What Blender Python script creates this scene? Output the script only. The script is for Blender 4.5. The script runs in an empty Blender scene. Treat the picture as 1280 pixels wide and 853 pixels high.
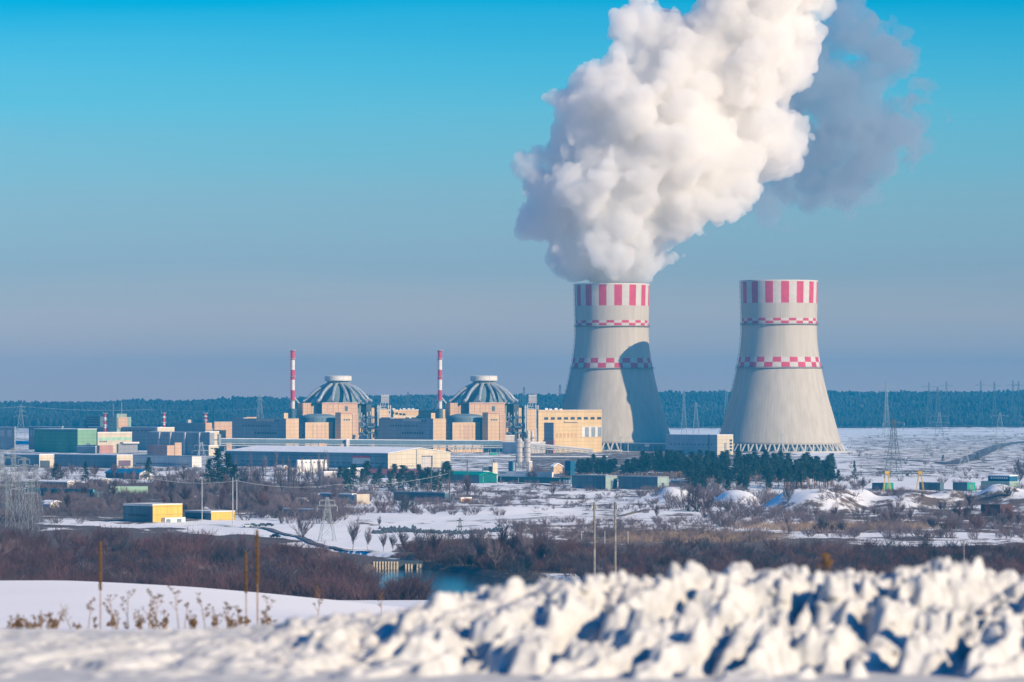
import bpy, math, random
import numpy as np
from mathutils import Vector

random.seed(7)
R = math.radians
scene = bpy.context.scene
COL = scene.collection

# ------------------------------------------------------------------ camera
W0, H0 = 1280.0, 853.0          # the photograph's pixels, used only to turn angles into metres
F = 5031.0                      # focal length in those pixels (a 141 mm lens)
HZ = 495.0                      # row of the level horizon
EYE = 56.0                      # the road on the hill is 54.3 m above the river plain
cam_d = bpy.data.cameras.new('camera')
cam = bpy.data.objects.new('camera', cam_d)
COL.objects.link(cam)
cam.location = (0, 0, EYE)
cam.rotation_euler = (R(90), 0, 0)
cam_d.lens = F * 36.0 / W0
cam_d.sensor_width = 36.0
cam_d.shift_y = (HZ - H0 / 2) / W0
cam_d.clip_start = 0.5
cam_d.clip_end = 60000
cam_d.dof.use_dof = True
cam_d.dof.focus_distance = 3200
cam_d.dof.aperture_fstop = 3.6
scene.camera = cam

# ------------------------------------------------------------------ light
SUN_EL = 25.0
SX, SY = math.cos(R(39.2)), -math.sin(R(39.2))       # horizontal direction towards the sun
sun_d = bpy.data.lights.new('sun', 'SUN')
sun_d.energy = 4.9
sun_d.angle = R(0.5)
sun_d.color = (1.0, 0.79, 0.545)
sun = bpy.data.objects.new('sun', sun_d)
COL.objects.link(sun)
sdir = Vector((SX * math.cos(R(SUN_EL)), SY * math.cos(R(SUN_EL)), math.sin(R(SUN_EL))))
sun.rotation_euler = sdir.to_track_quat('Z', 'Y').to_euler()
sun.location = (300, -300, 400)

world = bpy.data.worlds.new('World')
scene.world = world
world.use_nodes = True
nt = world.node_tree
for n in list(nt.nodes):
    nt.nodes.remove(n)
wout = nt.nodes.new('ShaderNodeOutputWorld')
bg = nt.nodes.new('ShaderNodeBackground')
sky = nt.nodes.new('ShaderNodeTexSky')
sky.sky_type = 'NISHITA'
sky.sun_disc = False
sky.sun_elevation = R(SUN_EL)
sky.sun_rotation = math.atan2(SX, SY)            # the sky's sun stands where the lamp does
sky.altitude = 100
sky.air_density = 1.0
sky.dust_density = 0.6
sky.ozone_density = 3.0
geo = nt.nodes.new('ShaderNodeTexCoord')
sep = nt.nodes.new('ShaderNodeSeparateXYZ')
ramp = nt.nodes.new('ShaderNodeValToRGB')        # how the winter air tints the sky with height above the horizon
nt.links.new(geo.outputs['Generated'], sep.inputs[0])
mr = nt.nodes.new('ShaderNodeMapRange')
mr.inputs['From Min'].default_value = 0.0
mr.inputs['From Max'].default_value = 0.4
smp = nt.nodes.new('ShaderNodeMapping'); smp.inputs['Scale'].default_value = (5, 5, 60)     # thin uneven layers in the air
nt.links.new(geo.outputs['Generated'], smp.inputs[0])
snz = nt.nodes.new('ShaderNodeTexNoise'); snz.inputs['Scale'].default_value = 1.0; snz.inputs['Detail'].default_value = 3
nt.links.new(smp.outputs[0], snz.inputs['Vector'])
sma = nt.nodes.new('ShaderNodeMath'); sma.operation = 'MULTIPLY_ADD'; sma.inputs[1].default_value = 0.014
nt.links.new(snz.outputs['Fac'], sma.inputs[0]); nt.links.new(sep.outputs['Z'], sma.inputs[2])
smb = nt.nodes.new('ShaderNodeMath'); smb.operation = 'SUBTRACT'; smb.inputs[1].default_value = 0.007
nt.links.new(sma.outputs[0], smb.inputs[0])
nt.links.new(smb.outputs[0], mr.inputs['Value'])
nt.links.new(mr.outputs[0], ramp.inputs[0])
SKY_TINT = [(0.0, (0.74, 0.53, 0.63)), (0.03, (0.545, 0.455, 0.58)), (0.08, (0.31, 0.39, 0.56)), (0.13, (0.27, 0.43, 0.565)), (0.18, (0.16, 0.475, 0.61)), (0.205, (0.10, 0.465, 0.62)), (0.245, (0.0, 0.41, 0.60)), (0.4, (0.0, 0.40, 0.76)), (1.0, (0.0, 0.42, 0.80))]
while len(ramp.color_ramp.elements) < len(SKY_TINT):
    ramp.color_ramp.elements.new(0.5)
for e, (p, c) in zip(ramp.color_ramp.elements, SKY_TINT):
    e.position = p
    e.color = (*c, 1)
mix = nt.nodes.new('ShaderNodeMix')
mix.data_type = 'RGBA'
mix.blend_type = 'MULTIPLY'
mix.inputs['Factor'].default_value = 1.0
nt.links.new(sky.outputs[0], mix.inputs['A'])
nt.links.new(ramp.outputs[0], mix.inputs['B'])
nt.links.new(mix.outputs['Result'], bg.inputs['Color'])
bg.inputs['Strength'].default_value = 0.15
nt.links.new(bg.outputs[0], wout.inputs[0])

scene.view_settings.view_transform = 'Standard'
scene.view_settings.look = 'None'
scene.view_settings.gamma = 1
scene.view_settings.use_curve_mapping = False
scene.view_settings.exposure = 0.36
scene.render.engine = 'CYCLES'
cy = scene.cycles
cy.max_bounces = 40
cy.diffuse_bounces = 1
cy.glossy_bounces = 2
cy.transmission_bounces = 2
cy.volume_bounces = 40
cy.transparent_max_bounces = 32
cy.use_denoising = True
cy.sample_clamp_indirect = 8
cy.caustics_reflective = False
cy.caustics_refractive = False

# ------------------------------------------------------------------ helpers
def gd(py):                       # distance of the plain (z = 0) at a row
    return EYE * F / (py - HZ)
def pt(px, py, d):                # point at distance d on the sight line of a pixel
    return ((px - 640.0) / F * d, d, EYE - (py - HZ) / F * d)
def gx(px, d):
    return (px - 640.0) / F * d
def zz(py, d):
    return EYE - (py - HZ) / F * d

def hash01(ix, iy, iz, seed):
    h = (ix.astype(np.int64) * 374761393 + iy.astype(np.int64) * 668265263 + iz.astype(np.int64) * 2147483647 + seed * 1442695041)
    h = (h ^ (h >> 13)) * 1274126177
    h = h ^ (h >> 16)
    h = (h * 2246822519) & 0xffffffff
    h = h ^ (h >> 15)
    return (h & 0xffffff).astype(np.float64) / 16777215.0
def vnoise(x, y, seed=0):
    x = np.asarray(x, float); y = np.asarray(y, float)
    ix = np.floor(x); iy = np.floor(y)
    fx = x - ix; fy = y - iy
    fx = fx * fx * (3 - 2 * fx); fy = fy * fy * (3 - 2 * fy)
    z = np.zeros_like(ix)
    a = hash01(ix, iy, z, seed); b = hash01(ix + 1, iy, z, seed)
    c = hash01(ix, iy + 1, z, seed); d = hash01(ix + 1, iy + 1, z, seed)
    return (a * (1 - fx) + b * fx) * (1 - fy) + (c * (1 - fx) + d * fx) * fy
def fbm(x, y, seed=0, octv=4):
    s = 0; a = 0.5
    for o in range(octv):
        s = s + a * vnoise(x * 2 ** o, y * 2 ** o, seed + o * 17)
        a *= 0.5
    return s / (1 - 0.5 ** octv)
def smooth(a, b, t):
    t = np.clip((np.asarray(t, float) - a) / (b - a), 0, 1)
    return t * t * (3 - 2 * t)

ORG = {}
def tag(o, label=None, cat=None, group=None, kind=None):
    if label: o['label'] = label
    if cat: o['category'] = cat
    if group: o['group'] = group
    if kind: o['kind'] = kind
    return o
def thing(name, loc, label, cat, group=None, rz=0.0):
    o = bpy.data.objects.new(name, None)
    o.empty_display_size = 1
    COL.objects.link(o)
    o.location = loc
    o.rotation_euler = (0, 0, rz)
    ORG[o.name] = Vector(loc)
    return tag(o, label, cat, group)

class MB:
    """collects geometry in world metres; build() makes ONE mesh object"""
    def __init__(s):
        s.v = []; s.f = []; s.m = []
    def add(s, vs, fs, m=0):
        b = len(s.v)
        s.v.extend(vs)
        s.f.extend([tuple(b + i for i in f) for f in fs])
        s.m.extend([m] * len(fs))
        return s
    def prism(s, pts, z0, z1, m=0, top=None):     # vertical prism over a polygon (counter-clockwise)
        n = len(pts)
        vs = [(p[0], p[1], z0) for p in pts] + [(p[0], p[1], z1) for p in pts]
        s.add(vs, [(i, (i + 1) % n, n + (i + 1) % n, n + i) for i in range(n)] + [tuple(range(n - 1, -1, -1))], m)
        s.add(vs[n:], [tuple(range(n))], m if top is None else top)
        return s
    def box(s, cx, cy_, z0, z1, lx, ly, rz=0.0, m=0):
        c, q = math.cos(rz), math.sin(rz)
        pts = [(cx + c * a - q * b, cy_ + q * a + c * b) for a, b in ((-lx / 2, -ly / 2), (lx / 2, -ly / 2), (lx / 2, ly / 2), (-lx / 2, ly / 2))]
        return s.prism(pts, z0, z1, m)
    def tube(s, p0, p1, r0, r1=None, n=6, m=0, caps=True):
        r1 = r0 if r1 is None else r1
        p0 = Vector(p0); p1 = Vector(p1)
        d = (p1 - p0)
        if d.length < 1e-6: return s
        d.normalize()
        a = d.orthogonal().normalized(); b = d.cross(a)
        vs = []
        for p, r in ((p0, r0), (p1, r1)):
            for k in range(n):
                t = 2 * math.pi * k / n
                vs.append(tuple(p + a * (r * math.cos(t)) + b * (r * math.sin(t))))
        fs = [(k, (k + 1) % n, n + (k + 1) % n, n + k) for k in range(n)]
        if caps:
            fs += [tuple(range(n - 1, -1, -1)), tuple(range(n, 2 * n))]
        return s.add(vs, fs, m)
    def bar(s, p0, p1, w, m=0):
        return s.tube(p0, p1, w / 2, w / 2, 4, m, False)
    def lathe(s, cx, cy_, prof, n=32, m=0, closed=True):      # prof: (r, z) from bottom up
        vs = []
        for r, z in prof:
            for k in range(n):
                t = 2 * math.pi * k / n
                vs.append((cx + r * math.cos(t), cy_ + r * math.sin(t), z))
        fs = []
        for j in range(len(prof) - 1):
            for k in range(n):
                fs.append((j * n + k, j * n + (k + 1) % n, (j + 1) * n + (k + 1) % n, (j + 1) * n + k))
        if closed:
            fs.append(tuple(range(n - 1, -1, -1)))
            fs.append(tuple((len(prof) - 1) * n + k for k in range(n)))
        return s.add(vs, fs, m)
    def build(s, name, mats, parent=None, origin=None, smooth_=False):
        if not isinstance(mats, (list, tuple)): mats = [mats]
        me = bpy.data.meshes.new(name)
        if parent is not None:
            org = ORG[parent.name]
        elif origin is not None:
            org = Vector(origin)
        else:
            xs = np.array(s.v); org = Vector(((xs[:, 0].min() + xs[:, 0].max()) / 2, (xs[:, 1].min() + xs[:, 1].max()) / 2, xs[:, 2].min()))
        va = np.array(s.v, float) - np.array(org)[None]
        if parent is not None and parent.type == 'EMPTY' and parent.rotation_euler.z:
            a = -parent.rotation_euler.z
            c, q = math.cos(a), math.sin(a)
            va = np.stack([c * va[:, 0] - q * va[:, 1], q * va[:, 0] + c * va[:, 1], va[:, 2]], 1)
        me.from_pydata(va.tolist(), [], s.f)
        for m in mats: me.materials.append(m)
        if len(mats) > 1:
            me.polygons.foreach_set('material_index', s.m)
        if smooth_:
            me.polygons.foreach_set('use_smooth', [True] * len(me.polygons))
        me.update()
        o = bpy.data.objects.new(name, me)
        COL.objects.link(o)
        if parent is not None: o.parent = parent
        else: o.location = org
        ORG[o.name] = org
        return o
def np_mesh(name, V, Fc, mats, parent=None, mi=None, loc=(0, 0, 0), smooth_=False):
    me = bpy.data.meshes.new(name)
    V = np.asarray(V, np.float32); Fc = np.asarray(Fc, np.int32)
    nf, k = Fc.shape
    me.vertices.add(len(V)); me.vertices.foreach_set('co', V.ravel())
    me.loops.add(nf * k); me.loops.foreach_set('vertex_index', Fc.ravel())
    me.polygons.add(nf); me.polygons.foreach_set('loop_start', np.arange(0, nf * k, k, dtype=np.int32))
    for m in (mats if isinstance(mats, (list, tuple)) else [mats]): me.materials.append(m)
    if mi is not None: me.polygons.foreach_set('material_index', np.asarray(mi, np.int32))
    if smooth_: me.polygons.foreach_set('use_smooth', np.ones(nf, bool))
    me.update(calc_edges=True)
    o = bpy.data.objects.new(name, me)
    COL.objects.link(o)
    o.location = loc
    if parent is not None: o.parent = parent
    return o
def copy_tree(o, loc, rz=None, label=None, scale=None, group=None):
    c = o.copy(); COL.objects.link(c)
    c.location = loc
    if rz is not None: c.rotation_euler = (0, 0, rz)
    if scale is not None: c.scale = scale
    if label: c['label'] = label
    if group: c['group'] = group
    for ch in list(o.children):
        d = ch.copy(); COL.objects.link(d); d.parent = c
        for g in list(ch.children):
            e = g.copy(); COL.objects.link(e); e.parent = d
    return c

# ------------------------------------------------------------------ materials
def mat(name, col, rough=0.8, var=0.12, scale=0.15, streak=0.0, bump=0.0, panel=None, spec=0.3, metal=0.0, col2=None, stretch=(1, 1, 1)):
    m = bpy.data.materials.new(name)
    m.use_nodes = True
    t = m.node_tree
    b = t.nodes['Principled BSDF']
    b.inputs['Roughness'].default_value = rough
    b.inputs['Specular IOR Level'].default_value = spec
    b.inputs['Metallic'].default_value = metal
    g = t.nodes.new('ShaderNodeNewGeometry')
    mp = t.nodes.new('ShaderNodeMapping'); mp.inputs['Scale'].default_value = stretch
    t.links.new(g.outputs['Position'], mp.inputs['Vector'])
    nz = t.nodes.new('ShaderNodeTexNoise')
    nz.inputs['Scale'].default_value = scale
    nz.inputs['Detail'].default_value = 5
    t.links.new(mp.outputs[0], nz.inputs['Vector'])
    rp = t.nodes.new('ShaderNodeValToRGB')
    lo = tuple(max(0, c * (1 - var)) for c in col) if col2 is None else col2
    hi = tuple(min(1, c * (1 + var)) for c in col) if col2 is None else col
    rp.color_ramp.elements[0].position = 0.35; rp.color_ramp.elements[0].color = (*lo, 1)
    rp.color_ramp.elements[1].position = 0.65; rp.color_ramp.elements[1].color = (*hi, 1)
    t.links.new(nz.outputs['Fac'], rp.inputs[0])
    if panel is None: panel = stretch == (1, 1, 0.12)
    if panel:                                     # faint joints between wall panels
        sx = t.nodes.new('ShaderNodeSeparateXYZ'); t.links.new(g.outputs['Position'], sx.inputs[0])
        mu = t.nodes.new('ShaderNodeMath'); mu.operation = 'MULTIPLY'; mu.inputs[1].default_value = 1.414; t.links.new(sx.outputs['Y'], mu.inputs[0])
        cx = t.nodes.new('ShaderNodeCombineXYZ'); t.links.new(mu.outputs[0], cx.inputs['X']); t.links.new(sx.outputs['Z'], cx.inputs['Y'])
        bk = t.nodes.new('ShaderNodeTexBrick'); bk.offset = 0.0; bk.inputs['Scale'].default_value = 1.0
        bk.inputs['Brick Width'].default_value = 6.0; bk.inputs['Row Height'].default_value = 3.6; bk.inputs['Mortar Size'].default_value = 0.22
        bk.inputs['Color1'].default_value = (1, 1, 1, 1); bk.inputs['Color2'].default_value = (.93, .93, .93, 1); bk.inputs['Mortar'].default_value = (.74, .74, .76, 1)
        t.links.new(cx.outputs[0], bk.inputs['Vector'])
        mm = t.nodes.new('ShaderNodeMix'); mm.data_type = 'RGBA'; mm.blend_type = 'MULTIPLY'; mm.inputs['Factor'].default_value = 1
        t.links.new(rp.outputs[0], mm.inputs['A']); t.links.new(bk.outputs['Color'], mm.inputs['B']); t.links.new(mm.outputs['Result'], b.inputs['Base Color'])
    else:
        t.links.new(rp.outputs[0], b.inputs['Base Color'])
    if bump:
        bp = t.nodes.new('ShaderNodeBump'); bp.inputs['Strength'].default_value = bump; bp.inputs['Distance'].default_value = 0.3
        t.links.new(nz.outputs['Fac'], bp.inputs['Height']); t.links.new(bp.outputs[0], b.inputs['Normal'])
    return m
VS = (1, 1, 0.12)     # vertical streaks, rain-washed walls
M = {}
def dm(k, *a, **kw): M[k] = mat(k, *a, **kw)
dm('concrete', (0.50, 0.46, 0.41), 0.85, 0.07, 0.12)
dm('red_paint', (0.52, 0.045, 0.09), 0.7, 0.12, 0.2)
dm('white_paint', (0.72, 0.68, 0.62), 0.7, 0.06, 0.2)
dm('dark_steel', (0.07, 0.09, 0.10), 0.6, 0.2, 0.5)
dm('grey_steel', (0.26, 0.29, 0.31), 0.5, 0.12, 0.4)
dm('pale_steel', (0.50, 0.52, 0.52), 0.5, 0.1, 0.4)
dm('pipe_metal', (0.42, 0.45, 0.48), 0.35, 0.1, 0.4, metal=0.3)
dm('dome', (0.17, 0.23, 0.24), 0.7, 0.15, 0.1)
dm('salmon', (0.60, 0.39, 0.25), 0.8, 0.07, 0.08, stretch=VS)
dm('peach', (0.66, 0.45, 0.26), 0.8, 0.06, 0.08, stretch=VS)
dm('pink_wall', (0.50, 0.25, 0.20), 0.85, 0.10, 0.1, stretch=VS)
dm('cream', (0.64, 0.54, 0.39), 0.8, 0.06, 0.1, stretch=VS)
dm('yellow', (0.68, 0.44, 0.08), 0.7, 0.07, 0.3, stretch=VS)
dm('grey_wall', (0.30, 0.30, 0.32), 0.85, 0.08, 0.1, stretch=VS)
dm('pale_wall', (0.55, 0.50, 0.47), 0.85, 0.07, 0.1, stretch=VS)
dm('white_wall', (0.74, 0.70, 0.64), 0.85, 0.06, 0.1, stretch=VS)
dm('slate', (0.09, 0.15, 0.18), 0.6, 0.12, 0.3, stretch=VS)
dm('blue_grey', (0.16, 0.23, 0.27), 0.7, 0.1, 0.15, stretch=VS)
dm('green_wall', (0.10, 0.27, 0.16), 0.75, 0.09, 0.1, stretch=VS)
dm('green_roof', (0.0, 0.26, 0.20), 0.6, 0.12, 0.2)
dm('blue_roof', (0.01, 0.16, 0.32), 0.6, 0.12, 0.2)
dm('red_roof', (0.42, 0.13, 0.13), 0.7, 0.15, 0.2)
dm('dark_wall', (0.06, 0.08, 0.10), 0.8, 0.2, 0.3)
dm('glass', (0.05, 0.07, 0.09), 0.25, 0.2, 0.5, spec=0.5)
dm('roof_snow', (0.88, 0.87, 0.86), 0.9, 0.06, 0.2, bump=0.1)
dm('wood', (0.13, 0.09, 0.06), 0.9, 0.25, 3.0, stretch=(1, 1, 0.1))
dm('pole_concrete', (0.20, 0.185, 0.165), 0.9, 0.3, 2.0)
dm('crane_yellow', (0.62, 0.38, 0.03), 0.6, 0.12, 0.4)
dm('asphalt', (0.12, 0.11, 0.12), 0.9, 0.25, 0.4)
dm('wet_road', (0.13, 0.12, 0.12), 0.7, 0.3, 3.0)
dm('twig', (0.105, 0.052, 0.054), 0.9, 0.35, 0.05)
dm('twig_grey', (0.16, 0.118, 0.128), 0.9, 0.35, 0.05)
dm('twig_dark', (0.045, 0.045, 0.058), 0.9, 0.35, 0.05)
dm('bark', (0.12, 0.08, 0.06), 0.9, 0.3, 0.4)
dm('pine_bark', (0.22, 0.13, 0.08), 0.9, 0.3, 0.4)
dm('needles', (0.024, 0.055, 0.050), 0.8, 0.45, 0.25)
dm('forest', (0.026, 0.032, 0.032), 0.9, 0.6, 0.012)
dm('dry_stalk', (0.26, 0.15, 0.06), 0.9, 0.3, 15)
dm('seed_head', (0.13, 0.075, 0.035), 0.95, 0.3, 30)
dm('reed', (0.25, 0.175, 0.125), 0.9, 0.3, 0.05)
dm('mint', (0.35, 0.52, 0.36), 0.7, 0.1, 0.3)
dm('tyre', (0.02, 0.02, 0.02), 0.8)
dm('car_dark', (0.03, 0.035, 0.045), 0.3, spec=0.5)
dm('car_green', (0.03, 0.10, 0.09), 0.3, spec=0.5)
dm('car_silver', (0.45, 0.47, 0.48), 0.3, spec=0.5)
# ------------------------------------------------------------------ terrain
SCRUB = [  # px0, px1, py0, py1, scrub, dry grass : patches where the snow is broken by brush or dead grass
    (-200, 540, 664, 800, 1.0, 0.0), (-300, 60, 640, 700, 0.8, 0.0), (500, 1500, 676, 717, 1.0, 0.1),
    (640, 930, 654, 676, 0.45, 0.9), (960, 1150, 646, 668, 0.4, 0.8), (700, 1000, 664, 680, 0.6, 0.5),
    (-300, 250, 598, 650, 0.66, 0.1), (250, 420, 596, 646, 0.55, 0.1), (-300, 780, 546, 594, 0.42, 0.1),
    (420, 640, 604, 636, 0.36, 0.05), (640, 1000, 560, 606, 0.55, 0.1), (1000, 1500, 612, 672, 0.50, 0.2),
    (560, 830, 606, 640, 0.40, 0.1), (640, 1600, 636, 654, 0.34, 0.25), (430, 660, 648, 662, 0.30, 0.1), (1050, 1500, 538, 600, 0.42, 0.3),
    (-400, 1700, 528, 537, 0.5, 0.0), (-200, 700, 500, 546, 0.4, 0)]
MOUNDS = [
    (1018, 638, 20, 55, 9.0), (1058, 634, 13, 50, 7.5), (1120, 636, 17, 40, 5.0), (1165, 634, 15, 40, 4.5), (1232, 634, 20, 40, 5.5), (1285, 636, 18, 50, 6.0),
    (925, 630, 10, 45, 5.5), (848, 628, 10, 40, 4.2), (822, 628, 16, 30, 2.5), (690, 628, 20, 20, 1.6), (655, 640, 24, 24, 1.2),
    (725, 618, 26, 20, 1.4), (600, 642, 30, 24, 1.1)]
def ridge_top(px):
    return np.interp(px, [-600, 0, 200, 420, 640, 900, 1280, 1900], [40, 43, 47, 56, 63, 66, 70, 70]) - 17
def terrain(x, y):
    x = np.asarray(x, float); y = np.asarray(y, float)
    d = np.maximum(y, 1.0)
    px = 640 + x / d * F
    hill = np.interp(y, [-4000, 24, 30, 40, 60, 110, 150, 190, 400, 700, 1000, 1120], [54.3, 54.3, 54.15, 53.6, 52.6, 50.4, 49.1, 46.6, 33.5, 15.0, 3.0, 0.0])
    # the crest of the snowfield falls away to the right
    hill = hill - smooth(60, 150, y) * smooth(900, 150, y) * smooth(-18, 18, x * 150 / np.maximum(d, 60)) * 3.0
    z = hill + (fbm(x / 6, y / 9, 15, 3) - .5) * .16 * smooth(29, 40, y) * smooth(175, 150, y)
    # rolling, wind-packed ground on the plain
    far = smooth(1150, 1500, y)
    z = z + far * ((fbm(x / 55, y / 70, 3) - 0.5) * 2.6 + (fbm(x / 13, y / 18, 9, 3) - 0.5) * 0.9) * smooth(4200, 2400, y)
    z = z + smooth(4000, 5200, y) * (fbm(x / 260, y / 300, 21) - 0.5) * 5 * smooth(7600, 7000, y)
    for mx, my, hw, hd, h in MOUNDS:
        dm_ = gd(my)
        X = gx(mx, dm_)
        q = ((x - X) / hw) ** 2 + ((y - dm_ - 20) / hd) ** 2
        z = z + h * np.exp(-q * q * 0.9) * (0.8 + 0.4 * vnoise(x / 9, y / 9, 5))
    # river bed
    z = z - 3.2 * river_mask(x, y)
    # far wooded ridge, its back uneven
    z = z + smooth(6950, 8700, y) * ridge_top(px) * (1 - 0.35 * smooth(9500, 12500, y)) + smooth(7000, 8000, y) * (fbm(x / 420, y / 900, 33) - 0.5) * 13
    return z
def river_mask(x, y):
    d = np.maximum(y, 1)
    px = 640 + x / d * F
    near = 1110.0
    farb = np.interp(px, [300, 440, 470, 520, 545, 600, 700, 800, 1300], [1120, 1200, 1338, 1345, 1325, 1290, 1235, 1150, 1112]) + 12 * (vnoise(x / 40, y / 40, 71) - 0.5)
    a = smooth(near - 14, near, y) * (1 - smooth(farb, farb + 14, y)) * smooth(330, 500, px)
    # the inlet channel above the weir
    yc = np.interp(px, [400, 440, 520, 600, 700], [1480, 1440, 1395, 1370, 1350])
    b = (1 - smooth(10, 20, np.abs(y - yc))) * smooth(405, 440, px) * (1 - smooth(560, 600, px))
    return np.clip(np.maximum(a, b), 0, 1)
def T(x, y): return float(terrain(np.array([x]), np.array([y]))[0])

def make_ground():
    rows = [-400, -100, 0, 15, 22]
    y = 24.0
    while y < 12600:
        rows.append(y)
        y += max(0.6, y * (0.0042 if y > 1100 else 0.03)) if y < 4500 else 45
    rows = np.array(rows)
    nc = 420
    t = np.linspace(-1, 1, nc)
    t = np.sign(t) * (0.62 * np.abs(t) + 0.38 * np.abs(t) ** 3)
    hw = 0.24 * np.maximum(rows, 0) + 220
    X = t[None, :] * hw[:, None]; Y = np.repeat(rows[:, None], nc, 1)
    Z = terrain(X, Y)
    px = 640 + X / np.maximum(Y, 1) * F
    py = HZ + EYE * F / np.maximum(Y, 1)
    sc = np.full(X.shape, 0.13); dg = np.zeros(X.shape)
    wob = (fbm(X / 80, Y / 80, 41) - 0.5)
    for a, b, c, e, s1, s2 in SCRUB:
        wx = 24; wy = (e - c) * 0.16 + 1.0
        pxx = px + wob * 90; pyy = py + wob * (e - c) * 0.5
        w = smooth(a - wx, a + wx, pxx) * (1 - smooth(b - wx, b + wx, pxx)) * smooth(c - wy, c + wy, pyy) * (1 - smooth(e - wy, e + wy, pyy))
        w = np.where(Y > 1100, w, 0)
        if s1 == 1.0 and a < 0:
            w = w * smooth(-16, -2, pyy - np.interp(pxx, [-200, 0, 290, 400, 460, 520, 560], [674, 676, 684, 706, 717, 727, 746]) + 12)
        sc = np.maximum(sc, w * s1); dg = np.maximum(dg, w * s2)
    mm = np.zeros(X.shape)
    for mx, my, hw, hd, h in MOUNDS:
        dq = gd(my); mm = np.maximum(mm, np.exp(-((X - gx(mx, dq)) / hw) ** 2 - ((Y - dq - 10) / hd) ** 2))
    sc = sc * (1 - .30 * mm)
    sc = np.where(Y < 1050, 0, sc)
    fo = smooth(7010, 7060, Y)
    sc = np.maximum(sc, fo)
    sc = np.maximum(sc, np.clip(river_mask(X, Y) * 1.5, 0, 0.55))
    V = np.stack([X, Y, Z], -1).reshape(-1, 3)
    nr = len(rows)
    i = np.arange(nr - 1)[:, None] * nc + np.arange(nc - 1)[None]
    Fc = np.stack([i, i + 1, i + nc + 1, i + nc], -1).reshape(-1, 4)
    m = bpy.data.materials.new('snowy_ground'); m.use_nodes = True
    t_ = m.node_tree; b = t_.nodes['Principled BSDF']
    b.inputs['Roughness'].default_value = 0.85; b.inputs['Specular IOR Level'].default_value = 0.15
    at = t_.nodes.new('ShaderNodeAttribute'); at.attribute_name = 'cover'
    sp = t_.nodes.new('ShaderNodeSeparateColor'); t_.links.new(at.outputs['Color'], sp.inputs[0])
    g = t_.nodes.new('ShaderNodeNewGeometry')
    def noise(scale, det, rough=0.6):
        mp = t_.nodes.new('ShaderNodeMapping'); mp.inputs['Scale'].default_value = (1, 0.6, 0.0)
        t_.links.new(g.outputs['Position'], mp.inputs[0])
        n = t_.nodes.new('ShaderNodeTexNoise'); n.inputs['Scale'].default_value = scale; n.inputs['Detail'].default_value = det; n.inputs['Roughness'].default_value = rough
        t_.links.new(mp.outputs[0], n.inputs['Vector']); return n
    n1 = noise(0.055, 8, 0.72); n2 = noise(0.5, 4); n3 = noise(0.012, 4)
    def math_(op, a, c):
        k = t_.nodes.new('ShaderNodeMath'); k.operation = op
        for j, q in enumerate((a, c)):
            if isinstance(q, (int, float)): k.inputs[j].default_value = q
            else: t_.links.new(q, k.inputs[j])
        return k.outputs[0]
    # cover: where the noise lies under the scrub level the snow is broken
    f = math_('SUBTRACT', math_('ADD', math_('MULTIPLY', sp.outputs[0], 0.62), 0.25), n1.outputs['Fac'])
    mrn = t_.nodes.new('ShaderNodeMapRange'); mrn.inputs['From Min'].default_value = -0.02; mrn.inputs['From Max'].default_value = 0.05
    t_.links.new(f, mrn.inputs['Value'])
    cs = t_.nodes.new('ShaderNodeMix'); cs.data_type = 'RGBA'
    cs.inputs['A'].default_value = (0.93, 0.92, 0.90, 1); cs.inputs['B'].default_value = (0.82, 0.80, 0.78, 1)
    t_.links.new(n3.outputs['Fac'], cs.inputs['Factor'])
    cb = t_.nodes.new('ShaderNodeMix'); cb.data_type = 'RGBA'
    cb.inputs['A'].default_value = (0.07, 0.05, 0.042, 1); cb.inputs['B'].default_value = (0.19, 0.14, 0.11, 1)
    t_.links.new(n2.outputs['Fac'], cb.inputs['Factor'])
    cd = t_.nodes.new('ShaderNodeMix'); cd.data_type = 'RGBA'
    cd.inputs['B'].default_value = (0.26, 0.18, 0.13, 1)
    t_.links.new(sp.outputs[1], cd.inputs['Factor']); t_.links.new(cb.outputs['Result'], cd.inputs['A'])
    fin = t_.nodes.new('ShaderNodeMix'); fin.data_type = 'RGBA'
    t_.links.new(mrn.outputs[0], fin.inputs['Factor']); t_.links.new(cs.outputs['Result'], fin.inputs['A']); t_.links.new(cd.outputs['Result'], fin.inputs['B'])
    t_.links.new(fin.outputs['Result'], b.inputs['Base Color'])
    o = np_mesh('snow_ground', V, Fc, m, smooth_=True)
    ca = o.data.color_attributes.new('cover', 'FLOAT_COLOR', 'POINT')
    buf = np.ones((V.shape[0], 4), np.float32); buf[:, 0] = sc.ravel(); buf[:, 1] = dg.ravel(); buf[:, 2] = 0
    ca.data.foreach_set('color', buf.ravel())
    tag(o, kind='structure')
    return o
make_ground()
# river water
wm = bpy.data.materials.new('river_water'); wm.use_nodes = True
b_ = wm.node_tree.nodes['Principled BSDF']
b_.inputs['Base Color'].default_value = (0.012, 0.045, 0.07, 1); b_.inputs['Roughness'].default_value = 0.12; b_.inputs['IOR'].default_value = 1.33
nn = wm.node_tree.nodes.new('ShaderNodeTexNoise'); nn.inputs['Scale'].default_value = 0.6; nn.inputs['Detail'].default_value = 3
gg = wm.node_tree.nodes.new('ShaderNodeNewGeometry'); wm.node_tree.links.new(gg.outputs['Position'], nn.inputs['Vector'])
bb = wm.node_tree.nodes.new('ShaderNodeBump'); bb.inputs['Strength'].default_value = 0.25; bb.inputs['Distance'].default_value = 0.4
wm.node_tree.links.new(nn.outputs['Fac'], bb.inputs['Height']); wm.node_tree.links.new(bb.outputs[0], b_.inputs['Normal'])
o = MB().add([(-120, 1090, -1.7), (520, 1090, -1.7), (520, 1520, -1.7), (-120, 1520, -1.7)], [(0, 1, 2, 3)]).build('river_water', wm)
tag(o, kind='structure')
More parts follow.
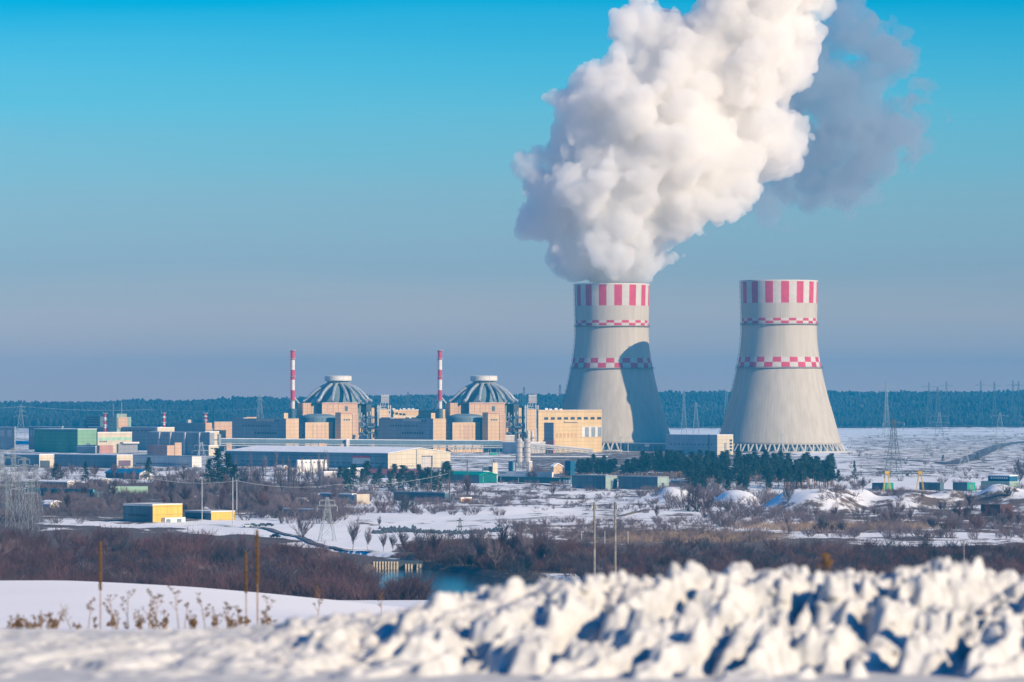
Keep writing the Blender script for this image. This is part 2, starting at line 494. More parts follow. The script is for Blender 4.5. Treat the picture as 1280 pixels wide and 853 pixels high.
# roads laid over the snow
def strip(name, pts, w, m, lift=0.06):
    P = []
    for (a, b) in zip(pts[:-1], pts[1:]):
        for k in range(24):
            t = k / 24; P.append((a[0] + (b[0] - a[0]) * t, a[1] + (b[1] - a[1]) * t))
    P.append(pts[-1])
    P = np.array(P)
    for _ in range(14): P[1:-1] = (P[:-2] + P[2:] + 2 * P[1:-1]) / 4
    Dv = np.gradient(P, axis=0); Dv /= np.linalg.norm(Dv, axis=1)[:, None]
    N = np.stack([-Dv[:, 1], Dv[:, 0]], 1)
    k = 7; offs = np.linspace(-0.5, 0.5, k)
    Q = P[:, None, :] + N[:, None, :] * (offs * w)[None, :, None]
    Z = terrain(Q[..., 0], Q[..., 1])
    Z = np.maximum(Z, Z.mean(axis=1, keepdims=True)) + lift + 0.35
    V = np.concatenate([Q, Z[..., None]], -1).reshape(-1, 3)
    i = np.arange(len(P) - 1)[:, None] * k + np.arange(k - 1)[None]
    Fc = np.stack([i + k, i + k + 1, i + 1, i], -1).reshape(-1, 4)
    o = np_mesh(name, V, Fc, m); tag(o, kind='structure'); return o
def G(px, py): d = gd(py); return (gx(px, d), d)
strip('country_road', [G(1188, 581), G(1216, 572), G(1240, 561), G(1262, 554), G(1300, 549.5)], 17, M['asphalt'])
strip('river_road', [G(250, 658), G(330, 662), G(372, 671), G(410, 684), G(470, 690)], 3.2, M['asphalt'])
strip('field_track', [G(560, 652), G(640, 650), G(760, 646), G(840, 636), G(900, 632)], 3.0, M['reed'])
strip('plant_road', [G(560, 602), G(700, 609), G(840, 612), G(1000, 613)], 6, M['asphalt'])
strip('perimeter_road', [G(1000, 571), G(1100, 574), G(1190, 579)], 7, M['asphalt'])
# ------------------------------------------------------------------ cooling towers
def cooling_tower(D, pxc, rz, label, base_z=0.0):
    cx, cy_ = gx(pxc, D), D + 0.0
    t = thing('cooling_tower', (0, 0, 0), label, 'cooling tower', 'striped cooling towers')
    zs = [7.5, 17, 28.2, 40, 52, 67, 82.2, 95, 107.7, 118, 127.6, 141, 155, 171.3]
    rs = [62.3, 59.6, 56.6, 53.2, 49.6, 45.7, 42.4, 39.9, 38.2, 37.5, 37.5, 37.9, 38.3, 38.7]
    def rad(z):
        return float(np.interp(z, zs, rs))
    zz_ = sorted(set([7.5 + 3.1 * k for k in range(53)] + [82.4, 84.6, 89.7, 94.8, 126.4, 127.9, 130.7, 133.5, 148.4, 169.9, 171.3]))
    zz_ = [z for z in zz_ if z <= 171.3]
    zk = [z for i, z in enumerate(zz_) if i == 0 or z - zz_[i - 1] > 0.3]
    # smooth the profile
    zf = np.linspace(7.5, 171.3, 400); rf = np.interp(zf, zs, rs)
    for _ in range(600): rf[1:-1] = (rf[:-2] + rf[2:] + 2 * rf[1:-1]) / 4
    rfun = lambda z: float(np.interp(z, zf, rf))
    n = 300
    V = []; Fc = []; mi = []
    ph = R(-3)
    for z in zk:
        for k in range(n):
            a = 2 * math.pi * k / n + ph
            r = rfun(z) + (0.09 if (k % 3 == 0) else 0.0)
            V.append((r * math.sin(a), -r * math.cos(a), z))
    def red(k, z):
        s = (k // 10) % 2
        if 148.4 <= z < 169.9: return s == 0
        if 127.9 <= z < 130.7: return s == 0
        if 130.7 <= z < 133.5: return s == 1
        if 84.6 <= z < 89.7: return s == 0
        if 89.7 <= z < 94.8: return s == 1
        return False
    def whit(z): return 148.4 <= z or 127.9 <= z < 133.5 or 84.6 <= z < 94.8
    for j in range(len(zk) - 1):
        for k in range(n):
            Fc.append((j * n + k, j * n + (k + 1) % n, (j + 1) * n + (k + 1) % n, (j + 1) * n + k))
            zm = (zk[j] + zk[j + 1]) / 2
            mi.append(1 if red(k, zm) else (2 if whit(zm) else 0))
    # inner face and rim
    b = len(V)
    for z in (171.3, 150, 120, 80, 40, 7.5):
        for k in range(n):
            a = 2 * math.pi * k / n + ph; r = rfun(z) - 1.0
            V.append((r * math.sin(a), -r * math.cos(a), z))
    top = (len(zk) - 1) * n
    for k in range(n):
        Fc.append((top + k, top + (k + 1) % n, b + (k + 1) % n, b + k)); mi.append(2)
    for j in range(5):
        for k in range(n):
            Fc.append((b + j * n + k, b + j * n + (k + 1) % n, b + (j + 1) * n + (k + 1) % n, b + (j + 1) * n + k)); mi.append(0)
    for k in range(n):
        Fc.append((b + 5 * n + k, b + 5 * n + (k + 1) % n, (k + 1) % n, k)); mi.append(0)
    np_mesh('shell', V, Fc, [M['tower_concrete'], M['red_paint'], M['tower_white']], t, mi)
    # raking legs
    nl = 44
    for k in range(nl):
        a = 2 * math.pi * k / nl
        mb = MB()
        for s_ in (-1, 1):
            a0 = a; a1 = a + s_ * R(2.6)
            mb.tube((66.0 * math.sin(a0), -66.0 * math.cos(a0), base_z - 1), (62.1 * math.sin(a1), -62.1 * math.cos(a1), 8.0), 1.0, 0.9, 6)
        mb.build('raking_leg', M['concrete'], t)
    # basin and dark fill inside
    MB().lathe(0, 0, [(69, base_z - 1.5), (69, 1.2), (67.6, 1.2), (67.6, 0.2)], 90).build('basin', M['concrete'], t)
    MB().lathe(0, 0, [(58.5, 0.3), (58.5, 9.5)], 72).build('fill_screen', M['blue_grey'], t)
    for z in (127.2, 84.0):
        mb = MB()
        r = rfun(z)
        mb.lathe(0, 0, [(r - 0.1, z - 0.2), (r + 1.7, z - 0.2), (r + 1.7, z), (r - 0.1, z)], 120, closed=False)
        for k in range(120):
            a = 2 * math.pi * k / 120
            mb.bar(((r + 1.6) * math.sin(a), -(r + 1.6) * math.cos(a), z), ((r + 1.6) * math.sin(a), -(r + 1.6) * math.cos(a), z + 1.3), 0.12)
        mb.lathe(0, 0, [(r + 1.55, z + 1.2), (r + 1.65, z + 1.2), (r + 1.65, z + 1.35), (r + 1.55, z + 1.35)], 120, closed=False)
        mb.build('gallery', M['dark_steel'], t)
    # ladder run with landings, up the shaded flank
    mb = MB(); aL = R(-88)
    prev = None
    for k in range(32):
        z = 9 + 5.2 * k
        r = rfun(min(z, 171.3)) + 0.9
        p = (r * math.sin(aL), -r * math.cos(aL), z)
        mb.box(p[0], p[1], z, z + 0.25, 1.6, 1.6)
        mb.box(p[0] - 0.7, p[1], z, z + 1.3, 0.12, 1.6)
        if prev: mb.bar((prev[0] - 0.4, prev[1] - 0.4, prev[2]), (p[0] - 0.4, p[1] - 0.4, p[2]), 0.25); mb.bar((prev[0] - 0.4, prev[1] + 0.4, prev[2]), (p[0] - 0.4, p[1] + 0.4, p[2]), 0.25)
        prev = p
    mb.build('ladder', M['dark_steel'], t)
    t.location = (cx, cy_, 0); t.rotation_euler = (0, 0, rz)
    return t
dm('tower_concrete', (0.48, 0.425, 0.345), 0.85, 0.08, 0.22, stretch=(1, 1, 0.05))
dm('tower_white', (0.55, 0.50, 0.44), 0.8, 0.05, 0.2)
DR, DL = 4030.0, 4150.0
tw = cooling_tower(DR, 974.0, R(2.0), 'idle pale cooling tower with pink stripes, right of the steaming one')
copy_tree(tw, (gx(765.0, DL), DL, 0), R(2.0 + 3), 'steaming cooling tower with pink stripes and the curved shadow of the other tower on it')

# ------------------------------------------------------------------ steam
def worley(P, seed):
    I = np.floor(P).astype(np.int64); Fp = P - I
    best = np.full(len(P), 9.0)
    for a in (-1, 0, 1):
        for b in (-1, 0, 1):
            for c in (-1, 0, 1):
                ix, iy, iz = I[:, 0] + a, I[:, 1] + b, I[:, 2] + c
                h = hash01(ix, iy, iz, seed)
                h2 = (h * 977.13) % 1.0; h3 = (h * 7919.7) % 1.0
                d = (a + h - Fp[:, 0]) ** 2 + (b + h2 - Fp[:, 1]) ** 2 + (c + h3 - Fp[:, 2]) ** 2
                np.minimum(best, d, out=best)
    return best
def surface_nets(f, org, vx):
    S = f < 0
    c = np.zeros(tuple(n - 1 for n in f.shape), np.uint8)
    crn = [(a, b, e) for a in (0, 1) for b in (0, 1) for e in (0, 1)]
    for a, b, e in crn:
        c += S[a:a + c.shape[0], b:b + c.shape[1], e:e + c.shape[2]]
    act = (c > 0) & (c < 8)
    idx = np.full(c.shape, -1, np.int64)
    cells = np.argwhere(act)
    idx[act] = np.arange(len(cells))
    val = {k: f[cells[:, 0] + k[0], cells[:, 1] + k[1], cells[:, 2] + k[2]] for k in crn}
    acc = np.zeros((len(cells), 3)); cnt = np.zeros(len(cells))
    for p in crn:
        for ax in range(3):
            if p[ax] == 0:
                q = list(p); q[ax] = 1; q = tuple(q)
                va, vb = val[p], val[q]
                m = (va < 0) != (vb < 0)
                t = np.where(m, va / np.where(m, va - vb, 1), 0)
                pos = np.tile(np.array(p, float), (len(cells), 1)); pos[:, ax] = t
                acc[m] += pos[m]; cnt[m] += 1
    V = (cells + acc / np.maximum(cnt, 1)[:, None]) * vx + np.array(org)
    faces = []
    for ax in range(3):
        u, w = [(1, 2), (2, 0), (0, 1)][ax]
        sl0 = [slice(None)] * 3; sl1 = [slice(None)] * 3
        sl0[ax] = slice(0, -1); sl1[ax] = slice(1, None)
        a_ = S[tuple(sl0)]; b_ = S[tuple(sl1)]
        for flip, mm in ((False, a_ & ~b_), (True, ~a_ & b_)):
            e = np.argwhere(mm)
            ok = (e[:, u] > 0) & (e[:, w] > 0) & (e[:, u] < f.shape[u] - 1) & (e[:, w] < f.shape[w] - 1)
            e = e[ok]
            def cell(du, dw):
                q = e.copy(); q[:, u] -= du; q[:, w] -= dw
                return idx[q[:, 0], q[:, 1], q[:, 2]]
            quad = [cell(1, 1), cell(0, 1), cell(0, 0), cell(1, 0)]
            if flip: quad = quad[::-1]
            faces.append(np.stack(quad, 1))
    return V, np.concatenate(faces)
def steam(name, blobs, D, vx, octaves, label, dens, colr, seed, clip_z=None, aniso=0.3, thr=0.0, mouth=None):
    s = D / F
    B = [(gx(a, D), D + e, zz(b, D), c * s, fl) for a, b, c, e, fl in blobs]
    B = np.array(B)
    lo = (B[:, :3] - B[:, 3:4]).min(0) - 40; hi = (B[:, :3] + B[:, 3:4]).max(0) + 40
    n = np.ceil((hi - lo) / vx).astype(int)
    ax = [lo[i] + vx * np.arange(n[i]) for i in range(3)]
    f = np.full(tuple(n), 1e3)
    k = 5.0
    acc = np.zeros(tuple(n))
    for x, y, z, r, fl in B:
        d = np.sqrt((ax[0][:, None, None] - x) ** 2 + ((ax[1][None, :, None] - y) / fl) ** 2 + (ax[2][None, None, :] - z) ** 2) - r
        acc += np.exp(-np.clip(d, -60, 60) / k)
    f = -k * np.log(acc + 1e-12)
    if mouth:
        rr = np.sqrt((ax[0][:, None, None] - mouth[0]) ** 2 + (ax[1][None, :, None] - mouth[1]) ** 2)
        hz_ = np.maximum(ax[2][None, None, :] - 171.0, -5)
        cone = (rr - (29 + 1.25 * hz_)) / 1.5 + 8
        f = np.maximum(f, np.minimum(cone, 60))
    amp = sum(o[1] for o in octaves)
    band = np.abs(f) < amp + 3
    I = np.argwhere(band)
    P = I * vx + lo
    disp = np.zeros(len(P))
    for j, (sc, am, kind) in enumerate(octaves):
        # warp a little so that the lobes do not look like a lattice
        Q = P / sc + 0.35 * np.stack([vnoise(P[:, 1] / sc * 1.3, P[:, 2] / sc * 1.3, seed + j), vnoise(P[:, 2] / sc * 1.3, P[:, 0] / sc * 1.3, seed + 5 + j), vnoise(P[:, 0] / sc * 1.3, P[:, 1] / sc * 1.3, seed + 9 + j)], 1)
        w = worley(Q, seed + 31 * j)
        disp += am * (1 - 2.0 * np.minimum(w, 1.2)) if kind == 'lobe' else am * (2.0 * np.minimum(w, 1.2) - 1)
    f[band] -= disp
    f += thr
    if clip_z is not None:
        zc = ax[2][None, None, :]
        f = np.maximum(f, clip_z - zc)
    f[0] = f[-1] = 5; f[:, 0] = f[:, -1] = 5; f[:, :, 0] = f[:, :, -1] = 5
    V, Fc = surface_nets(f, lo, vx)
    m = bpy.data.materials.new(name); m.use_nodes = True
    t = m.node_tree
    for q in list(t.nodes): t.nodes.remove(q)
    out = t.nodes.new('ShaderNodeOutputMaterial'); pv = t.nodes.new('ShaderNodeVolumePrincipled')
    pv.inputs['Color'].default_value = (*colr, 1); pv.inputs['Density'].default_value = dens; pv.inputs['Anisotropy'].default_value = aniso
    t.links.new(pv.outputs[0], out.inputs['Volume'])
    c = V.mean(0); c[2] = V[:, 2].min()
    o = np_mesh(name, V - c, Fc, m, loc=tuple(c), smooth_=True)
    tag(o, label, 'steam plume')
    return o
PL = [(765, 352, 40, 0, 1), (763, 328, 47, -5, 1), (765, 304, 54, -12, 1.0), (722, 298, 44, 12, 1), (698, 278, 36, 20, 1), (694, 225, 33, 25, 1), (712, 250, 44, 15, 1), (730, 245, 46, 10, 1),
      (806, 298, 46, -12, 1), (848, 286, 31, -8, 1), (770, 245, 68, -14, 1), (825, 235, 68, -5, 1), (738, 165, 46, 5, 1), (722, 128, 28, 12, 1), (790, 158, 64, -8, 1),
      (850, 180, 72, -5, 1), (905, 205, 57, 5, 1), (945, 180, 48, 10, 1), (885, 240, 32, 5, 1), (800, 100, 46, 10, 1), (812, 50, 40, 15, 1), (860, 100, 62, 5, 1), (925, 110, 62, 8, 1),
      (955, 55, 52, 12, 1), (925, 15, 44, 10, 1), (975, 45, 36, 14, 1), (880, 68, 34, 10, 1), (960, -15, 48, 14, 1), (1000, -50, 50, 20, 1), (950, -60, 40, 10, 1), (1010, -100, 50, 20, 1)]
steam('steam_plume', PL, DL, 2.2, [(58, 17, 'lobe'), (27, 12.0, 'lobe'), (12.5, 6.2, 'lobe'), (6, 2.4, 'lobe')], 'billowing white steam plume rising from the left cooling tower', 0.075, (0.975, 0.968, 0.954), 11, clip_z=172.3, aniso=0.1, thr=8, mouth=(gx(765.0, DL), DL))
PL2 = [(1000, 110, 40, 0, .8), (1030, 60, 30, 10, .8), (1085, 60, 36, 0, .8), (1110, 90, 30, 0, .8), (1060, 150, 50, 0, .8), (1010, 190, 40, 10, .8), (1075, 200, 44, 0, .8), (1100, 155, 34, 0, .8), (1050, 235, 26, 0, .8), (1130, 165, 18, 0, .8), (975, 225, 30, 10, .8), (1010, 240, 22, 0, .8), (1060, 20, 16, 0, .8), (1128, 125, 24, 0, .8), (1146, 168, 15, 0, .8), (1040, 120, 40, 0, .8), (960, 250, 24, 0, .8), (975, 150, 36, 10, .8), (930, 240, 24, 0, .8)]
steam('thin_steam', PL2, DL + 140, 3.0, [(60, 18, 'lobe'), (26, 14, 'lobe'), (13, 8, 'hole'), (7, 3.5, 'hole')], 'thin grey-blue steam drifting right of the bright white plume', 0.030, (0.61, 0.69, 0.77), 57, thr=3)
# ------------------------------------------------------------------ winter haze
hm = bpy.data.materials.new('haze'); hm.use_nodes = True
t = hm.node_tree
for q in list(t.nodes): t.nodes.remove(q)
out = t.nodes.new('ShaderNodeOutputMaterial'); pv = t.nodes.new('ShaderNodeVolumePrincipled')
HAZE = 0.000078
pv.inputs['Color'].default_value = (0.02, 0.41, 0.74, 1); pv.inputs['Density'].default_value = HAZE; pv.inputs['Anisotropy'].default_value = 0.0
t.links.new(pv.outputs[0], out.inputs['Volume'])
o = MB().prism([(-4300, -600), (4300, -600), (4300, 12800), (-4300, 12800)], -8, 171.9).build('haze', hm)
tag(o, 'pale blue winter haze over the whole plain', 'haze', kind='stuff')
dm('green_wall_lit', (0.24, 0.42, 0.25), 0.75, 0.07, 0.1, stretch=VS)
dm('mint_dim', (0.30, 0.40, 0.33), 0.75, 0.08, 0.1, stretch=VS)
dm('purple', (0.16, 0.10, 0.14), 0.8)
dm('teal', (0.08, 0.28, 0.28), 0.7)
dm('blue_wall', (0.01, 0.10, 0.18), 0.7, 0.1)
dm('green_dark', (0.0, 0.13, 0.12), 0.7, 0.1)
dm('green_dark2', (0.02, 0.10, 0.10), 0.7, 0.1)
dm('grey_green', (0.30, 0.37, 0.33), 0.8, 0.07, stretch=VS)
dm('pale_grey', (0.50, 0.48, 0.48), 0.85, 0.06, 0.1, stretch=VS)
dm('cream_dim', (0.50, 0.42, 0.32), 0.85, 0.12, 0.2)
dm('cream_wall', (0.72, 0.56, 0.36), 0.85, 0.06, 0.2)
dm('brown', (0.10, 0.05, 0.045), 0.9, 0.2, 0.2)
dm('orange_wall', (0.70, 0.49, 0.24), 0.8, 0.05, 0.08, stretch=VS)
dm('peach_dim', (0.56, 0.33, 0.16), 0.8, 0.06)
dm('red_dim', (0.40, 0.07, 0.08), 0.8, 0.2)
# ------------------------------------------------------------------ buildings
AY = R(45)
CA, SA = math.cos(AY), math.sin(AY)
class Bld:
    """a building whose near vertical edge stands at pixel column xc at distance d; its shaded wall runs back to the left, its sunlit wall back to the right"""
    def __init__(s, name, label, cat, xc, d, group=None, base=None):
        s.d = d; s.xc = xc
        s.C = (gx(xc, d), d)
        s.z0 = T(*s.C) if base is None else base
        s.t = thing(name, (s.C[0], s.C[1], s.z0), label, cat, group)
    def left_len(s, C, u): return (C[0] - u * C[1]) / (CA + u * SA)
    def right_len(s, C, u): return (u * C[1] - C[0]) / (SA - u * CA)
    def corner(s, xc, dd=0): d = s.d + dd; return (gx(xc, d), d)
    def quad(s, xl, xc, xr, dd=0):
        C = s.corner(xc, dd)
        L = s.left_len(C, (xl - 640) / F); Rr = s.right_len(C, (xr - 640) / F)
        A = C; B = (C[0] + Rr * SA, C[1] + Rr * CA); E = (C[0] - L * CA, C[1] + L * SA)
        Dd = (B[0] + E[0] - A[0], B[1] + E[1] - A[1])
        return A, B, Dd, E, L, Rr
    def z(s, py, dd=0): return zz(py, s.d + dd)
    def box(s, part, xl, xc, xr, yt, yb, m, dd=0, m2=None, roof=None, over=0.0):
        A, B, Dd, E, L, Rr = s.quad(xl, xc, xr, dd)
        z1 = s.z(yt, dd); z0 = s.z0 - 0.5 if yb is None else s.z(yb, dd)
        mb = MB()
        n = 4; P = [A, B, Dd, E]
        vs = [(p[0], p[1], z0) for p in P] + [(p[0], p[1], z1) for p in P]
        mb.add(vs, [(0, 1, 5, 4)], 1)              # sunlit wall; m2 can paint it apart from the shaded walls
        mb.add(vs, [(1, 2, 6, 5), (2, 3, 7, 6), (3, 0, 4, 7), (7, 6, 5, 4)[::-1], (0, 3, 2, 1)], 0)
        o = mb.build(part, [m, m2 or m], s.t)
        if roof:
            zt = z1 + 0.003
            c = ((A[0] + Dd[0]) / 2, (A[1] + Dd[1]) / 2)
            k = lambda p, e: (p[0] + (p[0] - c[0]) / max(abs(L), 1) * 0 + (e if p[0] > c[0] else -e if p[0] < c[0] - 0.01 else 0), p[1])
            r = MB()
            t_ = max(0.5, 0.0)
            Q = [(c[0] + (p[0] - c[0]) * (1 + over), c[1] + (p[1] - c[1]) * (1 + over)) for p in P]
            r.prism(Q, zt, zt + t_)
            r.build('roof', M[roof], s.t)
        return o
    def on(s, part, face, x0, x1, y0, y1, m, dd=0, xc=None, out=0.15, parent=None, nx=1, ny=1, gapx=0.35, gapy=0.35, each=False):
        """panels on a wall: face 'L' shaded or 'R' sunlit, between pixel columns / rows, standing proud of it"""
        C = s.corner(s.xc if xc is None else xc, dd)
        mb = MB(); last = None
        if nx * ny > 1: each = True
        wx = (x1 - x0) / nx; wy = (y1 - y0) / ny
        for i in range(nx):
            a = x0 + i * wx + (wx * gapx / 2 if nx > 1 else 0); b = a + wx * ((1 - gapx) if nx > 1 else 1)
            for j in range(ny):
                c = y0 + j * wy + (wy * gapy / 2 if ny > 1 else 0); e = c + wy * ((1 - gapy) if ny > 1 else 1)
                pts = []
                for u in (a, b):
                    if face == 'L':
                        L = s.left_len(C, (u - 640) / F); pts.append((C[0] - L * CA, C[1] + L * SA))
                    else:
                        L = s.right_len(C, (u - 640) / F); pts.append((C[0] + L * SA, C[1] + L * CA))
                nrm = (-SA, -CA) if face == 'L' else (CA, -SA)
                dm_ = (pts[0][1] + pts[1][1]) / 2
                zt = zz(c, C[1]); zb = zz(e, C[1])
                q = [pts[0], pts[1]]
                f_ = [(p[0] + nrm[0] * out, p[1] + nrm[1] * out) for p in q]
                bk = [(p[0] - nrm[0] * 0.1, p[1] - nrm[1] * 0.1) for p in q]
                if each: mb = MB()
                mb.prism([f_[0], f_[1], bk[1], bk[0]], zb, zt)
                if each: last = mb.build(part, m, parent or s.t)
        if not each: last = mb.build(part, m, parent or s.t)
        return last
    def gable(s, part, xl, xc, xr, yt_c, yt_r, ypk, xpk, yb, mL, mG, mRoof, dd=0, proud=0.6):
        """gable roof, ridge running back to the left; the sunlit gable faces right"""
        A, B, Dd, E, L, Rr = s.quad(xl, xc, xr, dd)
        z0 = s.z0 - 0.5 if yb is None else s.z(yb, dd)
        ze = s.z(yt_c, dd); zp = s.z(ypk, dd)
        f = s.right_len(s.corner(xc, dd), (xpk - 640) / F) / Rr
        Pk = (A[0] + (B[0] - A[0]) * f, A[1] + (B[1] - A[1]) * f); Pb = (Pk[0] + E[0] - A[0], Pk[1] + E[1] - A[1])
        mb = MB()
        vs = [(*A, z0), (*B, z0), (*B, ze), (*Pk, zp), (*A, ze), (*E, z0), (*Dd, z0), (*Dd, ze), (*Pb, zp), (*E, ze)]
        mb.add(vs, [(0, 1, 2, 3, 4)], 1)
        mb.add(vs, [(9, 8, 7, 6, 5), (5, 0, 4, 9), (1, 6, 7, 2), (5, 6, 1, 0), (4, 3, 8, 9), (3, 2, 7, 8)], 0)
        mb.build(part, [mL, mG], s.t)
        r = MB(); ov = 0.6
        th = proud
        ax = ((A[0] - E[0]) / L, (A[1] - E[1]) / L); bx = ((B[0] - A[0]) / Rr, (B[1] - A[1]) / Rr)
        sl1 = (zp - ze) / max(Rr * f, .1); sl2 = (zp - ze) / max(Rr * (1 - f), .1)
        def P(p, along, across, z): return (p[0] + ax[0] * along + bx[0] * across, p[1] + ax[1] * along + bx[1] * across, z)
        lo1 = ze - sl1 * ov + 0.02; lo2 = ze - sl2 * ov + 0.02; hp = zp + 0.02
        vs = [P(A, ov, -ov, lo1), P(Pk, ov, 0, hp), P(B, ov, ov, lo2), P(E, -ov, -ov, lo1), P(Pb, -ov, 0, hp), P(Dd, -ov, ov, lo2)]
        vs += [(a, b, c + th) for a, b, c in vs]
        r.add(vs, [(6, 7, 10, 9), (7, 8, 11, 10), (0, 6, 9, 3)[::-1], (2, 5, 11, 8)[::-1], (0, 1, 7, 6), (1, 2, 8, 7), (4, 3, 9, 10), (5, 4, 10, 11), (3, 4, 1, 0), (4, 5, 2, 1)])
        r.build('roof', mRoof, s.t)

def W(part='window'): return part
g_ = M['glass']

# --- left cluster
b = Bld('industrial_hall', 'large dark green windowless hall at the left, its sunlit end painted a lighter green', 'building', 97, 3950)
b.box('wall', 43, 97, 121, 537, None, M['green_wall'], m2=M['green_wall_lit'] if 'green_wall_lit' in M else M['green_wall'], roof='roof_snow', over=0.01)  # lighter green on the right wall puts sunlight into the colour
b.on('door', 'R', 108, 113, 554, 558, M['blue_grey']); b.on('band', 'L', 43.5, 96.5, 539, 540, M['slate'])
b = Bld('office_block', 'cream block with a green band and pink lower front, right of the green hall', 'building', 122, 3930)
b.box('wall', 120.5, 122, 165, 541, None, M['cream'], roof='roof_snow', over=0.01)
b.on('band', 'R', 122.5, 164.5, 547, 551, M['mint']); b.on('window', 'R', 124, 134, 551.5, 553, g_, nx=4, each=True)
b.on('annex_wall', 'R', 122, 139, 557, 567.5, M['pink_wall'], out=3)
b.on('porch', 'R', 150, 170, 553, 555, M['white_wall'], out=5); b.on('recess', 'R', 146, 170, 555.2, 567, M['grey_wall'], out=2.5)
b = Bld('workshop', 'low purple-grey workshop in front of the dark green hall', 'building', 119, 3905)
b.box('wall', 96, 119, 121, 558.5, None, M['grey_wall'], roof='roof_snow')
b = Bld('grey_hall', 'long low blue-grey hall behind the cream block', 'building', 200, 4120)
b.box('wall', 110, 200, 203, 534.5, None, M['grey_wall'], roof='roof_snow', over=0.01); b.on('window', 'L', 120, 190, 538, 539.5, g_, nx=14)
b = Bld('tower_block', 'grey-green block with a salmon panel standing above the long grey hall', 'building', 146, 4160)
b.box('wall', 136, 146, 164, 521.5, None, M['mint_dim']); b.box('upper_storey', 142, 146, 158.5, 518, 521.4, M['mint_dim'], roof='grey_steel')
b.on('panel', 'R', 147, 158.5, 521.8, 535, M['salmon'], out=1.0)
b.on('mast', 'R', 141, 141.4, 505, 521, M['grey_steel'], out=.4); b.on('mast', 'R', 151.6, 152.1, 503, 518, M['grey_steel'], out=.4)
b = Bld('scaffold_block', 'dark unfinished frame block left of the grey-green block', 'building', 125, 4190)
b.box('wall', 107, 125, 131, 521, None, M['slate']); b.on('window', 'L', 108, 125, 522, 531, M['pale_steel'], nx=6, ny=3, gapx=.5, gapy=.8)
def banded_stack(px, d, yt, yb, r, label, n, group, rings=(0.05, 0.35)):
    x = gx(px, d); z0 = T(x, d) - 1; z1 = zz(yt, d); zb = zz(yb, d)
    t = thing('striped_stack', (x, d, z0), label, 'chimney', group)
    mb = MB(); mb.lathe(x, d, [(r * 1.1, z0), (r * 1.1, zb)], 16); mb.build('base', M['slate'], t)
    h = (z1 - zb) / n
    for k in range(n):
        MB().lathe(x, d, [(r, zb + k * h), (r, zb + (k + 1) * h - 0.01)], 16).build('band', M['red_paint'] if (n - 1 - k) % 2 == 0 else M['white_paint'], t)
    for q in (0.0, 0.33, 0.66):
        z = z1 - (z1 - zb) * q
        mb = MB(); mb.lathe(x, d, [(r + 1.3, z - 0.25), (r + 1.3, z)], 16)
        for i in range(10):
            a = i * 0.628; mb.bar((x + (r + 1.2) * math.cos(a), d + (r + 1.2) * math.sin(a), z), (x + (r + 1.2) * math.cos(a), d + (r + 1.2) * math.sin(a), z + 1.1), 0.15)
        mb.build('gallery', M['pale_steel'], t)
    mb = MB(); mb.bar((x - r - .5, d - .3, zb), (x - r - .5, d - .3, z1), 0.35); mb.build('ladder', M['dark_steel'], t)
    return t
banded_stack(131.3, 4140, 517, 540, 1.25, 'short red and white stack left of the grey-green block', 5, 'short striped stacks')
banded_stack(205, 4000, 516.5, 535, 1.25, 'short red and white stack above the cream roof block', 5, 'short striped stacks')
banded_stack(256.8, 4100, 517, 530, 1.25, 'short red and white stack left of the salmon blocks', 5, 'short striped stacks')
b = Bld('buttressed_hall', 'tall grey hall with pale vertical buttresses below the middle short stack', 'building', 262, 3780)
b.box('wall', 187, 262, 268, 541, None, M['grey_wall'], roof='roof_snow', over=.005)
for x in (199, 213, 231, 249): b.on('buttress', 'L', x, x + 1.8, 541, 570, M['pale_wall'], out=1.8)
b = Bld('rooftop_block', 'small cream block on top of the buttressed grey hall', 'building', 197, 3900, base=18)
b.box('wall', 194, 197, 218, 535, 541, M['cream'], roof='roof_snow', over=.02)
b = Bld('dark_hall', 'purple-grey flat-roofed hall behind the buttressed hall', 'building', 255, 4120)
b.box('wall', 216, 255, 257, 529, None, M['grey_wall'], roof='grey_steel'); b.box('penthouse', 232, 235, 239, 525, 528.9, M['pale_wall'])
b = Bld('salmon_block', 'narrow salmon block just right of the third short stack', 'building', 257, 4080)
b.box('wall', 256.5, 257, 265, 528.7, None, M['salmon'])
b = Bld('salmon_block', 'wide salmon windowless block left of the big grey reactor annex', 'building', 268, 4060)
b.box('wall', 266.5, 268, 290, 528, None, M['salmon'], roof='pale_wall')
b = Bld('cream_block', 'cream block with small windows in front of the salmon blocks', 'building', 256.5, 3850)
b.box('wall', 255.5, 256.5, 274, 540, None, M['cream'], roof='roof_snow'); b.on('window', 'R', 257, 273, 549.5, 551, g_, nx=8); b.on('stair', 'R', 272, 275, 543, 558, M['grey_steel'], out=1.5)
b = Bld('red_brick_shed', 'low salmon pink shed against the buttressed hall', 'building', 209, 3740)
b.box('wall', 184, 209, 218, 557, None, M['pink_wall'], m2=M['salmon']); b.box('annex', 218, 218.5, 227, 553.5, None, M['salmon'], dd=6)
b = Bld('small_yellow_block', 'little pale yellow block beside the dark green conifer', 'building', 261, 3760)
b.box('wall', 260, 261, 273, 557.5, None, M['cream'], roof='roof_snow'); b.on('window', 'R', 263, 271, 560, 561.5, g_, nx=4)
b = Bld('white_wall_building', 'very long white single-storey building left of the big warehouse', 'building', 240, 3150)
b.box('wall', 165.5, 240, 252, 571, None, M['white_wall'], roof='grey_steel'); b.on('window', 'L', 170, 236, 580, 581.5, g_, nx=22)
b = Bld('long_shed', 'long grey-blue shed with a cream gate end', 'building', 146, 3130)
b.box('wall', 68, 146, 166, 569.5, None, M['blue_grey'], m2=M['cream'], roof='roof_snow', over=.006); b.on('gate', 'R', 148, 163, 575.8, 583, M['purple'], out=.2)
